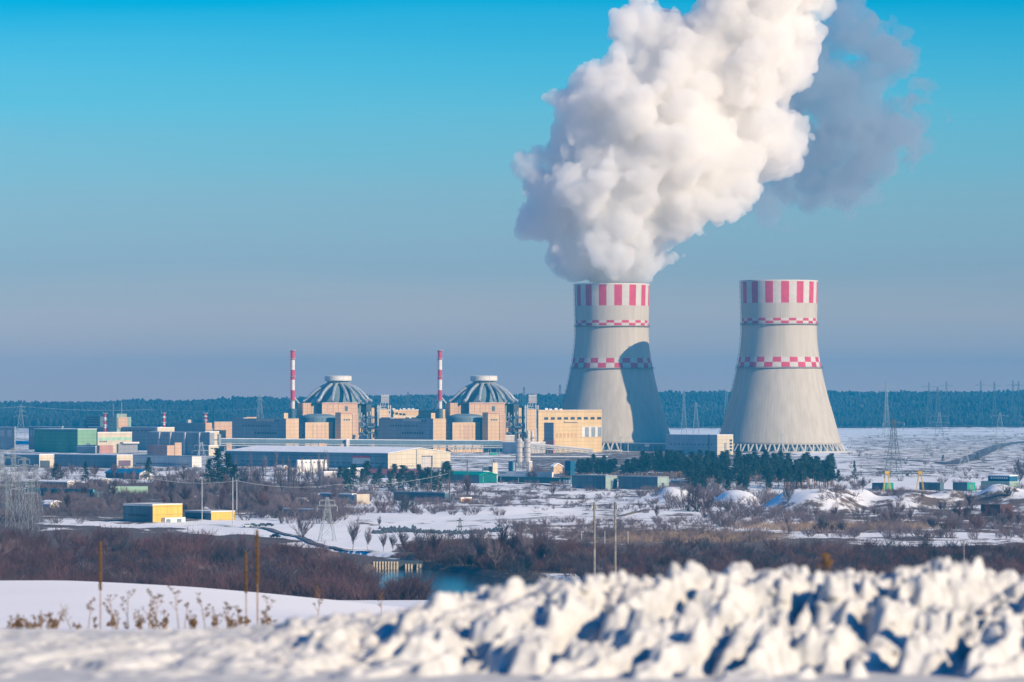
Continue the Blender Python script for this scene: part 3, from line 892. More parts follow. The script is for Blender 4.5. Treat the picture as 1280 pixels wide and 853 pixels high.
b = Bld('long_shed', 'cream-ended shed at the left edge, left of the long grey-blue shed', 'building', 49, 3130)
b.box('wall', 5, 49, 67.5, 569, None, M['blue_grey'], m2=M['cream'], roof='roof_snow', over=.006); b.on('gate', 'R', 50, 62, 576, 585, M['dark_wall'], out=.2)
b = Bld('long_snow_roof_hall', 'pale hall with a long snowy roof at the far left', 'building', 18, 4180)
b.box('wall', -60, 18, 19.5, 534.5, None, M['grey_wall'], roof='roof_snow', over=.02); b.on('door', 'L', -10, 16, 538, 546, M['pale_wall'], nx=3, each=True)
b = Bld('long_snow_roof_hall', 'second long snowy roof hall, left above the dark green hall', 'building', 77, 4180)
b.box('wall', 36, 77, 79, 534, None, M['grey_wall'], roof='roof_snow', over=.03); b.on('door', 'L', 37, 45, 538, 546, M['pale_wall'], nx=2, each=True)
b = Bld('blue_roof_house', 'house with a bright blue roof and a white gable end', 'house', 174, 2700)
b.gable('wall', 132, 174, 190, 592, 592, 588, 182, None, M['dark_wall'], M['white_wall'], M['blue_roof']); b.on('window', 'R', 180, 184, 594, 597, g_)
b = Bld('yellow_hall', 'tall yellow building with a dark slate side wall', 'building', 191, 1772)
b.box('wall', 154, 191, 228, 631.8, None, M['slate'], m2=M['yellow'], roof='white_paint')
b.on('window', 'L', 161, 184, 644, 646, M['dark_wall'], nx=1); b.on('window', 'L', 161, 184, 654, 656, M['dark_wall']); b.on('parapet', 'L', 154.2, 190.8, 630.9, 633.2, M['white_wall'], out=.2)
pch = b.on('porch', 'R', 202, 227.5, 647.5, 657.5, M['white_wall'], out=2.4)
for x in (203.5, 217): b.on('porch_window', 'R', x, x + 5, 649.5, 655, M['blue_grey'], out=2.6, parent=pch)
b = Bld('yellow_hall', 'low yellow building with a slate side, right of the tall yellow one', 'building', 264, 1810)
b.box('wall', 231, 264, 294, 640.5, None, M['slate'], m2=M['yellow'], roof='white_paint')
b.on('window', 'L', 237, 259, 645.5, 653.5, M['dark_wall'], nx=2, ny=2, each=True); b.on('parapet', 'L', 231.2, 263.8, 639.8, 641.6, M['white_wall'], out=.2); b.on('door', 'R', 273, 277, 650, 656, M['grey_steel'])
def fence(name, label, P0, P1, h, step, m, cat='fence'):
    a = Vector((P0[0], P0[1], 0)); c = Vector((P1[0], P1[1], 0)); n = max(2, int((c - a).length / step))
    mb = MB(); pr = None
    for k in range(n + 1):
        p = a.lerp(c, k / n); z = T(p.x, p.y)
        mb.bar((p.x, p.y, z - .3), (p.x, p.y, z + h), .14)
        if pr:
            for q in (0.35, 0.7, 0.98): mb.bar((pr[0], pr[1], pr[2] + h * q), (p.x, p.y, z + h * q), .06)
        pr = (p.x, p.y, z)
    o = mb.build(name, m); tag(o, label, cat); return o
fence('mesh_fence', 'thin pale mesh fence in front of the yellow buildings', G(195, 659.5), G(250, 658), 2.0, 1.2, M['pale_steel'])
# tank wagon, greenhouses and snowy sheds in the brush at the left
def hcyl(name, px, py, d, L, r, m, label, cat, n=10):
    x = gx(px, d); z = T(x, d) + r
    t = thing(name, (x, d, T(x, d)), label, cat)
    mb = MB(); 
    for k in range(n):
        pass
    mb.tube((x - L / 2, d, z + .6), (x + L / 2, d, z + .6), r, r, 20); mb.build('tank', m, t)
    for s_ in (-.35, .35): MB().box(x + s_ * L, d, T(x, d) - .2, z, 1.0, r * 1.6).build('cradle', M['grey_steel'], t)
    return t
hcyl('storage_tank', 161, 616, gd(620), 21, 2.3, M['mint'], 'pale mint green horizontal tank in the brush above the yellow hall', 'tank')
for k, (xl, xc, xr, yt, yb, lab) in enumerate([(28, 118, 130, 612, 622, 'long teal-roofed greenhouse row in the brush at the left'), (25, 84, 92, 602, 611, 'dark low shed behind the teal greenhouse row'),
        (72, 90, 96, 600.5, 605, 'low shed with a flat snowy roof above the dark low shed'), (112, 126, 137, 599, 605, 'low mound-like shed with a snowy roof right of the flat snowy one'),
        (80, 90, 95, 601, 609, 'small pale hut beside the dark low shed'), (54, 66, 75, 627, 635, 'low snowy hut near the lattice pylons at the left')]):
    b = Bld('shed', lab, 'shed', xc, gd(yb))
    if k == 0:
        b.box('wall', xl, xc, xr, yt + 3, None, M['slate']); 
        b.on('window', 'L', xl + 1, xc - 1, yt + 4.2, yt + 7, M['mint'], nx=22, gapx=.5)
        b.on('eave', 'L', xl, xc, yt, yt + 3.4, M['teal'], out=1.0)
    else: b.gable('wall', xl, xc, xr, yt + 1.5, yt + 1.5, yt, (xc + xr) / 2, None, M['dark_wall'], M['pale_wall'], M['roof_snow'])
for k, (px, py, w, lab) in enumerate([(60, 631, 9, 'white-roofed low kiosk left of the snowy clearing'), (253, 600, 9, 'small house with a snowy roof among the bare trees left of centre'), (375, 626, 8, 'cream hut among the bare trees right of the yellow halls'), (350, 585, 10, 'small pale house by the warehouse corner')]):
    b = Bld('hut', lab, 'hut', px + w * .3, gd(py + 5)); b.gable('wall', px - w / 2, px + w * .3, px + w, py, py, py - 2.4, px + w * .65, None, M['pale_wall'], M['cream'], M['roof_snow']); b.on('window', 'R', px + w * .5, px + w * .75, py + 1.4, py + 3.4, g_)
# --- warehouse
b = Bld('warehouse', 'huge warehouse with a white roof, shaded side painted grey-blue and cream gable end', 'warehouse', 485, 3096)
b.gable('wall', 282, 485, 563, 567, 568, 560.8, 524, None, M['blue_grey'], M['cream'], M['roof_snow'], proud=.4)  # shade is put into the side wall's blue-grey colour
b.on('band', 'L', 286, 484, 570.5, 571.5, M['slate'], out=.25); 
b.on('window', 'L', 300, 482, 578.8, 580.2, M['glass'], nx=26, gapx=.3)
for x in (328, 341, 474): b.on('door', 'L', x, x + 4, 579.0, 584.5, M['slate'], out=.4)
b.on('canopy', 'L', 441, 463, 570.5, 572.8, M['red_paint'], out=1.2); b.on('panel', 'L', 441, 463, 573, 580.5, M['pale_steel'], out=.35)
b.on('drainpipe', 'R', 520.2, 521, 562.5, 585, M['grey_wall'], out=.4); b.on('door', 'R', 552, 557.5, 578, 585.5, M['grey_steel'], out=.3)
b.on('gate', 'R', 527.5, 540, 571, 584.5, M['pale_wall'], out=.25); b.on('gate_frame', 'R', 538.8, 540.2, 571, 584.5, M['dark_wall'], out=.5); b.on('gate_rail', 'R', 527, 540.4, 570.6, 571.6, M['dark_wall'], out=.5)
b.on('skirt', 'R', 487, 518, 582.6, 583.6, M['grey_wall'], out=.3, nx=12, gapx=.3)
b = Bld('white_block', 'small white block with a row of square vents in front of the warehouse', 'building', 372, 2910)
b.box('wall', 370.5, 372, 410, 576, None, M['white_wall'], roof='roof_snow'); b.on('window', 'R', 375, 406, 577.6, 579, g_, nx=6, gapx=.7)
b = Bld('annex_shed', 'low cream sheds stacked below the white block with square vents', 'shed', 405, 2670)
b.box('wall', 398, 405, 421, 590.5, None, M['pale_wall'], roof='roof_snow'); b.on('door', 'R', 409, 412, 595, 599, M['dark_wall'])
b = Bld('blue_workshop', 'small dark blue workshop with a snowy roof near the warehouse', 'building', 424, 2690)
b.box('wall', 415, 424, 431, 591, None, M['blue_wall'], roof='roof_snow')
b = Bld('guard_house', 'pale two-storey office below the red canopy of the warehouse', 'building', 436, 2790)
b.box('wall', 434, 436, 462, 586, None, M['pale_wall'], roof='roof_snow'); b.on('window', 'R', 438, 460, 588.5, 590.2, g_, nx=9); b.on('red_gate', 'R', 452, 463, 590.8, 594.5, M['red_paint'], out=.3)
b = Bld('red_roof_row', 'long low row of garages under a dull red roof', 'garage', 536, 2690)
b.gable('wall', 454, 536, 541, 593, 593, 588.5, 538.5, None, M['slate'], M['pale_wall'], M['red_roof']); b.on('door', 'L', 459, 510, 594.8, 599.8, M['white_wall'], nx=5, gapx=.4, each=True)
b = Bld('pale_hut', 'pale flat hut between the red-roofed garages and the green barn', 'hut', 546, 2750)
b.box('wall', 543.5, 546, 560, 588.5, None, M['pale_wall'], roof='roof_snow')
b = Bld('green_barn', 'bright green barn with a rounded roof and a dark green end', 'barn', 599, 2560)
b.gable('wall', 552, 599, 621, 594.5, 594.5, 591, 610, None, M['slate'], M['green_dark'], M['green_roof'])
b = Bld('boiler_house', 'cream boiler house with a tall corner tower behind the green barn', 'building', 604, 2700)
b.box('wall', 603, 604, 617, 590, None, M['cream'], roof='roof_snow'); b.box('tower', 615, 616, 622, 578.5, None, M['cream'], dd=2); b.box('chimney', 616.5, 616.9, 618.2, 575, 578.4, M['dark_wall'], dd=3); b.on('window', 'R', 606, 613, 584.6, 587.4, g_); b.box('upper_storey', 603, 604, 616, 583.5, 589.9, M['slate'], dd=1)
b = Bld('white_wall_long', 'long white wall with faded dark lettering right of the green barn', 'wall', 690, 2750, )
b.box('wall', 622, 690, 692, 590.3, None, M['white_wall']);
b.on('lettering', 'L', 624, 633, 591.8, 593.2, M['dark_wall'], nx=5, gapx=.25, out=.06); b.on('lettering', 'L', 645, 655, 591.6, 593.0, M['grey_wall'], nx=5, gapx=.4, out=.06)
b = Bld('goods_shed', 'long low dark green goods shed right of the green barn', 'shed', 712, 2545)
b.box('wall', 622, 712, 716, 597.5, None, M['green_dark2']); b.on('door', 'L', 699, 701, 600, 606, M['white_wall']); b.on('door', 'L', 704, 713, 600, 604.5, M['white_wall'], nx=3, gapx=.3)
b = Bld('slate_hangar', 'slate-coloured hangar with a pale end wall and a big dark door', 'hangar', 757, 2420)
b.box('wall', 715, 757, 771.5, 595.5, None, M['slate'], m2=M['grey_green'], roof='grey_steel'); b.on('gate', 'R', 763.5, 771.3, 601, 611.5, M['slate'])
b = Bld('slate_hangar', 'slate-coloured hangar right of the one with the big dark door', 'hangar', 822, 2400)
b.box('wall', 773, 822, 836, 597, None, M['slate'], m2=M['grey_green'], roof='grey_steel'); b.on('door', 'R', 827, 830, 604, 610, M['dark_wall'])
b = Bld('low_store', 'low long store with a white snowy roof under the pines', 'building', 872, 2490)
b.box('wall', 838, 872, 875, 601.5, None, M['slate'], roof='roof_snow')
b = Bld('pump_house', 'large flat white building between the cooling towers, painted grey in shade, cream in sun', 'building', 896.5, 3810)
b.box('wall', 831.5, 896.5, 916.5, 544.2, None, M['pale_grey'], m2=M['cream'], roof='roof_snow'); b.on('window', 'L', 836, 892, 555.5, 556.8, g_, nx=11, gapx=.6); b.on('drainpipe', 'L', 886, 886.6, 543, 568, M['dark_steel'], out=.5); b.on('window', 'R', 912, 915, 549, 565, g_, ny=4); b.on('door', 'R', 905, 908, 554, 565, M['grey_wall'])  # grey and cream put shade and sunlight into white walls
b = Bld('tower_basin_building', 'low blue-grey building at the foot of the steaming cooling tower', 'building', 834, 4040)
b.box('wall', 765, 834, 838, 555, None, M['blue_grey'], roof='roof_snow'); b.on('window', 'L', 768, 830, 557.5, 564, M['slate'], nx=9, each=True); b.on('white_panel', 'L', 806, 812, 555.5, 559, M['white_wall'], out=.4)
b = Bld('container_store', 'box-like dark blue store between the pines and the silos', 'building', 713, 2830)
b.box('wall', 706, 713, 719, 576.5, None, M['blue_wall'])
b = Bld('small_cream_shed', 'small cream gabled shed right of the silos', 'shed', 692, 2900)
b.gable('wall', 689, 692, 703, 583.5, 583.5, 580, 697, None, M['pale_wall'], M['peach'], M['roof_snow'])
b = Bld('brick_kiosk', 'little orange and white kiosk beside a bush right of the pylons', 'kiosk', 576, 2120); b.box('wall', 574, 576, 590, 623.3, None, M['peach'], roof='roof_snow'); b.on('sign', 'R', 578, 583, 624.4, 626, M['red_paint'])
b = Bld('ruined_block', 'dark long flat block with a pale stair tower in front of the conifers', 'building', 440, 2085)
b.box('wall', 400, 440, 446, 618.5, None, M['blue_grey'], roof='roof_snow'); b.box('stair_tower', 442, 446, 462, 618, None, M['pale_wall'], dd=-2, m2=M['cream_dim']); b.on('window', 'L', 404, 436, 621, 624, g_, nx=6)
b = Bld('ruined_block', 'dark low block half hidden by a round bush, below the conifers', 'building', 556, 2130)
b.box('wall', 492, 556, 562, 617, None, M['slate'], roof='grey_steel'); b.on('window', 'L', 496, 550, 621, 624, g_, nx=11)
b = Bld('low_barn', 'long low slate shed in the snowfield left of centre', 'shed', 408, gd(646))
b.box('wall', 350, 408, 411, 638, None, M['slate'], roof='roof_snow', over=.01)
# right-hand yard
b = Bld('freight_container', 'green freight container left of the gantry crane leg', 'container', 1105, 2390, 'yard containers')
b.box('body', 1090, 1105, 1117, 604, None, M['slate'], m2=M['green_roof']); b.on('door', 'R', 1108, 1114, 605, 613, M['green_wall'])
b = Bld('freight_container', 'dark freight container under the right leg of the gantry crane', 'container', 1175, 2390, 'yard containers')
b.box('body', 1149, 1175, 1180, 603.5, None, M['slate'], m2=M['slate']); b.on('door', 'L', 1160, 1172, 606, 612, M['dark_wall'])
b = Bld('freight_container', 'green-ended freight container right of the gantry crane', 'container', 1209, 2390, 'yard containers')
b.box('body', 1191, 1209, 1219, 603.5, None, M['slate'], m2=M['green_roof']); b.on('door', 'R', 1211, 1217, 605, 613, M['green_wall'])
b = Bld('teal_depot', 'pale teal depot with a blue upper storey at the right edge', 'building', 1262, 2400)
b.box('wall', 1226, 1262, 1274, 602, None, M['mint_dim'], m2=M['mint_dim']); b.box('upper_storey', 1235, 1262, 1272, 595.5, 601.9, M['blue_wall'], dd=2, roof='roof_snow'); b.on('window', 'L', 1238, 1260, 596.5, 599, M['white_wall'], nx=8, dd=2)
b = Bld('long_brown_shed', 'long dark brown shed in the brush at the lower right', 'shed', 1250, gd(645))
b.box('wall', 1226, 1250, 1266, 632.5, None, M['brown'], m2=M['brown'], roof='brown')
# ------------------------------------------------------------------ reactor units
def reactor(ox, D, unit, tone):
    """ox: pixel shift of the unit from the left-hand one; every part is set out in metres around it"""
    X = lambda px, dd=0: gx(px + ox, D + dd)
    s = D / F
    cx, cy_ = X(420.5), D + 40
    t = thing('reactor_building', (cx, cy_, 0), f'domed reactor building with pipes fanning from a white cap, {tone}', 'reactor')
    zc = lambda py: zz(py, D)
    # dome and drum
    prof = [(23.5, 30.0), (23.5, zc(506))]
    r0 = 23.5; z0 = zc(506); h = zc(479) - z0
    for k in range(1, 13):
        a = k / 12 * math.pi / 2
        prof.append((max(r0 * math.cos(a), 0.3), z0 + h * math.sin(a)))
    MB().lathe(cx, cy_, prof, 56).build('dome', M['dome'], t, smooth_=False)
    MB().lathe(cx, cy_, [(25.5, -1), (25.5, 30)], 56).build('drum', M['peach'], t)
    # round cap
    cr = 17.0 * s
    MB().lathe(cx, cy_, [(cr - .6, zc(476.4)), (cr, zc(475.8)), (cr, zc(470.4)), (cr - .7, zc(469.8)), (cr - 2, zc(469.6))], 48).build('cap', M['white_wall'], t)
    mb = MB(); mb.lathe(cx, cy_, [(cr - 3.2, zc(480)), (cr - 3.2, zc(476.5))], 40)
    nk = mb.build('neck', M['grey_steel'], t)
    mb = MB()
    for k in range(24):
        a = k / 24 * 2 * math.pi; q = cr - 2.4
        mb.bar((cx + q * math.cos(a), cy_ + q * math.sin(a), zc(480.5)), (cx + q * math.cos(a), cy_ + q * math.sin(a), zc(476.5)), .5)
    mb.build('railing', M['pale_steel'], nk)
    # cooling ducts fanning out over the dome
    for k, a in enumerate([-176, -124, -98, -70, -50, -30, -8, 22, 52, 90, 128, 158]):
        a = R(a); mb = MB(); pr = None
        path = [(cr - 3.8, zc(480)), (cr + 0.8, zc(482.6)), (cr + 5.6, zc(485.4)), (cr + 10.4, zc(489.8)), (cr + 14.2, zc(494.6)), (cr + 17.4, zc(499.4)), (cr + 21.5, zc(502.2))]
        for (q, z) in path:
            p = (cx + q * math.cos(a), cy_ + q * math.sin(a), z)
            if pr: mb.tube(pr, p, 1.6, 1.7, 12)
            pr = p
        for (q, z) in path[1:-1]:
            p = Vector((cx + q * math.cos(a), cy_ + q * math.sin(a), z))
            mb.tube(p + Vector((0, 0, -1.9)), p + Vector((0, 0, 1.9)), .35, .35, 4)
        mb.build('duct', M['pipe_metal'], t)
    MB().lathe(cx, cy_, [(27, zc(505)), (27, zc(503.6))], 48).build('ring_walkway', M['grey_steel'], t)
    B = Bld.__new__(Bld); B.d = D; B.xc = 0; B.C = (cx, D); B.z0 = 0; B.t = t
    def bx(part, xl, xc, xr, yt, yb, m, dd=0, m2=None, roof=None): return B.box(part, xl + ox, xc + ox, xr + ox, yt, yb, m, dd, m2, roof)
    def on(part, face, x0, x1, y0, y1, m, xc, dd=0, **k): B.on(part, face, x0 + ox, x1 + ox, y0, y1, m, dd, xc + ox, **k)
    bx('steam_cell', 402, 402.6, 447, 504, None, M['salmon'], dd=-26, roof='pale_wall'); 
    bx('side_cell', 372.5, 378.5, 392, 504, None, M['salmon'], dd=8)
    bx('stair_core', 419, 426, 440, 516.5, None, M['peach'], dd=-52, roof='salmon')
    bx('stair_core', 440.2, 440.6, 448, 517, None, M['salmon'], dd=-36)
    bx('low_hall', 381, 381.6, 416, 529, None, M['peach'], dd=-64, roof='cream_wall')
    for k in range(5): on('wall_stripe', 'R', 391 + k * 5, 392.2 + k * 5, 531, 548, M['salmon'], 381.6, dd=-64, out=.2)
    on('panel', 'R', 396, 403, 532, 549, M['salmon'], 381.6, dd=-64, out=.25)
    for q in (409, 416, 423): on('pilaster', 'R', q, q + .7, 504.6, 516, M['peach_dim'], 402.6, dd=-26, out=.25)
    on('cornice', 'R', 403, 447, 504.1, 505.2, M['pink_wall'], 402.6, dd=-26, out=.3); on('cornice', 'R', 426.2, 440, 516.6, 517.8, M['pink_wall'], 426, dd=-52, out=.3)
    on('duct_opening', 'R', 431, 434.5, 508, 514, M['slate'], 402.6, dd=-26, out=.3); on('window', 'R', 429, 438, 524, 526, M['slate'], 426, dd=-52, nx=3)
    for q in (377, 382, 387): on('pilaster', 'R', q + 2, q + 2.5, 504.8, 517, M['peach_dim'], 378.5, dd=8, out=.25)
    for q in (452, 455, 459, 463): MB().tube((X(q, 4), D + 4, 10), (X(q, 4), D + 4, zc(511 + (q * 7) % 9)), .7, .5, 8).build('riser_pipe', M['pale_steel'], t)
    mb = MB()  # zig-zag outdoor stair
    for k in range(6):
        z = zc(547 - k * 3); x0, x1 = X(374.5, -72), X(379, -72); 
        a = (x0, D - 72, z) if k % 2 else (x1, D - 72, z); c = (x1, D - 72, zc(544 - k * 3)) if k % 2 else (x0, D - 72, zc(544 - k * 3))
        mb.bar(a, c, .7)
    mb.build('outdoor_stair', M['dark_steel'], t)
    mb = MB()
    for k in range(8):
        z = zc(547 - k * 3); x0, x1 = X(443.5, -22), X(447, -22)
        a = (x0, D - 22, z) if k % 2 else (x1, D - 22, z); c = (x1, D - 22, zc(544 - k * 3)) if k % 2 else (x0, D - 22, zc(544 - k * 3))
        mb.bar(a, c, .8)
    mb.build('outdoor_stair', M['pipe_metal'], t)
    # curved low hall roof in front of the dome
    px0 = X(398, -22)
    MB().lathe(px0, D - 22, [(19, -1), (19, zc(522)), (18, zc(520)), (10, zc(517.6)), (2, zc(517.2))], 40).build('curved_hall', [M['blue_grey']], t)
    # dark steelwork at the right
    bx('steel_frame', 446, 458, 464.5, 505.5, None, M['dark_steel'], dd=35)
    bx('lit_bay', 460.5, 461, 468, 510, None, M['peach'], dd=40)
    bx('bay', 466, 471, 476, 508, None, M['blue_grey'], dd=46)
    for k, (a, z, r) in enumerate([(450, 531, 3), (455, 536, 2.4), (464, 533, 3.2), (468, 545, 2.2), (451, 545, 2.6)]):
        MB().tube((X(a), D - 2, zc(z)), (X(a) + 6, D + 6, zc(z)), r, r, 12).build('vessel', M['pipe_metal'], t)
    for k, z in enumerate((522, 534, 541)):
        mb = MB(); mb.tube((X(446), D - 6, zc(z)), (X(473), D - 6, zc(z)), .9, .9, 8); mb.build('pipe', M['blue_grey'], t)
    for x in (448, 456, 459, 466, 470):
        MB().bar((X(x, -5), D - 5, 0), (X(x, -5), D - 5, zc(520)), .9).build('column', M['blue_grey'], t)
    bx('kiosk', 447, 448, 459, 545, None, M['pale_wall'], dd=-25, roof='roof_snow')
    # front annex: shade painted grey into the long wall, peach sunlit end
    A = Bld('reactor_annex', f'big annex, shaded side painted grey and sunlit end peach, {unit}', 'building', 357.5 + ox, D - 95)
    A.box('wall', 290 + ox, 357.5 + ox, 373.5 + ox, 523.5, None, M['grey_wall'], m2=M['peach'])
    A.on('window', 'L', 303 + ox, 338 + ox, 531.5, 533.5, M['dark_wall'], nx=11, gapx=.5); A.on('window', 'L', 318 + ox, 346 + ox, 540.5, 543, M['dark_wall'], nx=9, gapx=.4)
    A.on('window', 'L', 343 + ox, 349 + ox, 525.5, 528, M['slate'], nx=2)
    A.box('roof_room', 307 + ox, 308 + ox, 320.5 + ox, 521.5, 523.6, M['salmon'], dd=40); 
    A.box('roof_room', 292 + ox, 304 + ox, 308 + ox, 522, 523.6, M['grey_wall'], dd=25)
    A.box('roof_room', 354.4 + ox, 355 + ox, 360 + ox, 516.5, 523.6, M['peach'], dd=14)
    A.on('parapet', 'L', 320 + ox, 342 + ox, 524.3, 526.8, M['cream'], out=.3)
    # vent stack
    px = 366 + ox; d = D + 10; x = gx(px, d)
    st = thing('vent_stack', (x, d, 0), f'tall red and white vent stack rising beside the dome, {unit.replace(chr(98)+"elow","left of")}', 'chimney', 'tall vent stacks')
    ys = [437.8, 450, 462.5, 475, 488, 501, 511]
    MB().lathe(x, d, [(2.9, -1), (2.9, zz(511, d))], 20).build('base', M['slate'], st)
    for k in range(6):
        MB().lathe(x, d, [(2.05, zz(ys[k + 1], d) + .01), (2.05, zz(ys[k], d))], 20).build('band', M['red_paint'] if k % 2 == 0 else M['white_paint'], st)
    for y in (438.2, 448.5, 470.5, 500.5):
        mb = MB(); mb.lathe(x, d, [(3.4, zz(y, d) - .3), (3.4, zz(y, d))], 20)
        for i in range(12): a = i * .5236; mb.bar((x + 3.3 * math.cos(a), d + 3.3 * math.sin(a), zz(y, d)), (x + 3.3 * math.cos(a), d + 3.3 * math.sin(a), zz(y, d) + 1.2), .14)
        mb.build('gallery', M['pale_steel'], st)
    MB().bar((x - 2.5, d - 1, 0), (x - 2.5, d - 1, zz(438, d)), .5).build('ladder', M['red_dim'], st)
    MB().tube((x + 1.5, d, zz(497, d)), (gx(374 + ox, d), d, zz(504.5, d)), .7, .7, 8).build('inlet_duct', M['pale_steel'], st)
reactor(0, 4080, 'below the left dome', 'left one of two')
reactor(184, 4080, 'below the right dome', 'right one of two')

# turbine halls
b = Bld('turbine_hall', 'cream turbine hall with a row of small windows between the two domes', 'building', 476, 4120)
b.box('wall', 474.5, 476, 558, 513, None, M['cream'], m2=M['peach'], roof='roof_snow', over=.004)
b.on('window', 'R', 505, 528, 522, 525, g_, nx=3, gapx=.4, each=True); b.on('window', 'R', 478, 500, 522, 524, g_, nx=3, gapx=.5, each=True)
b.on('yellow_band', 'R', 478, 532, 519.6, 528.6, M['cream'], out=.12)
for k, x in enumerate((490, 497, 503, 509, 514, 540, 546)): b.box('roof_unit', x, x + .5, x + 4, 510.5, 512.8, M['pale_steel'], dd=2 + k * 3)
b = Bld('turbine_hall', 'long orange turbine hall with nine small windows and three tall white-framed ones', 'building', 673, 3955)
b.box('wall', 671.5, 673, 752.5, 513.2, None, M['peach'], m2=M['orange_wall'], roof='pale_wall')
b.on('window', 'R', 678.5, 753, 521.8, 525, g_, nx=9, gapx=.38, each=True)
b.on('window_frame', 'R', 727, 752.3, 533.8, 547, M['white_wall'], out=.3)
for x in (731, 739, 747): b.on('window', 'R', x, x + 4.6, 534.8, 546.6, M['grey_steel'], out=.6)
b.on('window', 'R', 694, 722, 542, 547, M['peach_dim'], nx=6, gapx=.5, each=True)
b.on('cornice', 'R', 673.5, 752.4, 513.6, 514.6, M['peach'], out=.35); b.on('canopy', 'R', 705, 722, 527, 528, M['cream'], out=1.5)
for k, x in enumerate((681, 686, 693, 699)): b.box('roof_unit', x, x + .5, x + 4, 510.3 + (k % 2) * .8, 513.0, M['white_wall'], dd=6 + k * 6)
b.box('roof_unit', 722, 723, 746, 512.3, 513.1, M['slate'], dd=62)
b = Bld('turbine_hall_wing', 'windowless wing, shaded side painted grey, standing out from the long orange turbine hall', 'building', 692, 3925)
b.box('wall', 680, 692, 693.5, 528.5, 552, M['grey_wall'], m2=M['peach']); b.box('roof', 679, 692, 694, 550, None, M['pink_wall'], dd=-3)  # grey on the left wall stands in for its shade
# lift towers with a grey box and white columns
for k, ox in enumerate((0, 184.5)):
    d = 4060
    t = thing('duct_tower', (gx(478 + ox, d), d, 0), 'white steel tower with a grey box on top, ' + ('between the two domes' if k == 0 else 'right of the right dome'), 'tower')
    B = Bld.__new__(Bld); B.d = d; B.xc = 0; B.z0 = 0; B.t = t
    B.box('grey_box', 475.5 + ox, 476.3 + ox, 486.5 + ox, 494.5, 504, M['grey_wall'], dd=10, roof='pale_steel')
    B.box('shaft', 473.5 + ox, 474 + ox, 486 + ox, 512, None, M['peach'], dd=14)
    for x in (472.5, 475, 485.5, 488): MB().bar((gx(x + ox, d), d + 2, 0), (gx(x + ox, d), d + 2, zz(506.5, d)), 1.3).build('column', M['white_wall'], t)
    mb = MB()
    for x in (474, 477, 480, 484): mb.bar((gx(x + ox, d), d + 4, zz(510, d)), (gx(x + 2 + ox, d), d + 4, zz(503.5, d)), .7)
    mb.bar((gx(471 + ox, d), d + 3, zz(511, d)), (gx(489 + ox, d), d + 3, zz(511, d)), 1.2); mb.bar((gx(471 + ox, d), d + 3, zz(508, d)), (gx(489 + ox, d), d + 3, zz(508, d)), .8)
    mb.build('bracing', M['pale_steel'], t)
    for x in (476, 481): MB().lathe(gx(x + ox, d), d, [(1.6, 8), (1.8, 14), (1.0, zz(539, d)), (.5, zz(538, d))], 12).build('vessel', M['white_wall'], t)
# pipe gallery
def gallery(name, label, x0, y0, x1, y1, d0, d1, h, w, m, m2, legs, cat='pipe bridge'):
    p0 = Vector((gx(x0, d0), d0, zz(y0, d0))); p1 = Vector((gx(x1, d1), d1, zz(y1, d1)))
    t = thing(name, (p0.x, p0.y, T(p0.x, p0.y)), label, cat)
    dr = (p1 - p0).normalized(); n = Vector((-dr.y, dr.x, 0)).normalized() * w / 2
    mb = MB()
    vs = [p0 - n, p1 - n, p1 + n, p0 + n]; vs = [tuple(v - Vector((0, 0, h))) for v in vs] + [tuple(v) for v in vs]
    mb.add(vs, [(0, 1, 5, 4), (1, 2, 6, 5), (2, 3, 7, 6), (3, 0, 4, 7), (4, 5, 6, 7), (3, 2, 1, 0)]); mb.build('deck', m, t)
    r = MB(); up = Vector((0, 0, .55))
    vs2 = [Vector(v) + Vector((0, 0, .004)) for v in vs[4:]]
    r.add([tuple(v) for v in vs2] + [tuple(v + up) for v in vs2], [(0, 1, 5, 4), (1, 2, 6, 5), (2, 3, 7, 6), (3, 0, 4, 7), (4, 5, 6, 7), (3, 2, 1, 0)]); r.build('snow_cover', M['roof_snow'], t)
    for k in range(legs):
        p = p0.lerp(p1, (k + .5) / legs)
        q = MB(); z = T(p.x, p.y) - .5
        for s_ in (-1, 1): q.bar((p.x - 1.6, p.y + s_ * w * .4, z), (p.x, p.y + s_ * w * .4, p.z - h), .7); q.bar((p.x + 1.6, p.y + s_ * w * .4, z), (p.x, p.y + s_ * w * .4, p.z - h), .7)
        q.build('trestle', m2, t)
    for k, zo in enumerate((-1.6, -3.4)):
        MB().tube(p0 + Vector((0, -w * .6, zo - h + .8)), p1 + Vector((0, -w * .6, zo - h + .8)), .5, .5, 8).build('pipe', M['pale_steel'], t)
    return t
gallery('pipe_gallery', 'long blue-grey covered pipe bridge on trestles in front of both reactors', 266, 548.5, 628, 551.5, 3950, 3950, 4.0, 6, M['blue_grey'], M['grey_steel'], 34)
gallery('pipe_gallery', 'low pipe bridge on trestles in front of the orange turbine hall', 646, 553, 741, 562, 3900, 3900, 1.5, 3, M['pale_wall'], M['grey_steel'], 14)
gallery('pipe_gallery', 'lower pipe bridge running in front of the white snow yard at the centre', 560, 571, 760, 571, 3650, 3650, .8, 3, M['grey_steel'], M['grey_steel'], 22)
b = Bld('small_block', 'small salmon rooftop block standing on the warehouse side of the pipe bridge', 'building', 398.5, 3700); b.box('wall', 397.8, 398.5, 406, 554.5, None, M['salmon'])
b = Bld('switch_house', 'pale grey switch house on the pipe bridge below the left dome', 'building', 433, 3944, base=2); b.box('wall', 431.5, 433, 447.5, 550, None, M['pale_wall'], roof='roof_snow')
b = Bld('small_block', 'small teal container in front of the right dome, under the pipe bridge', 'container', 612, 3800); b.box('body', 611.5, 612, 621, 566.5, None, M['green_roof']); b.on('door', 'R', 615, 618, 568, 572, M['green_wall'])
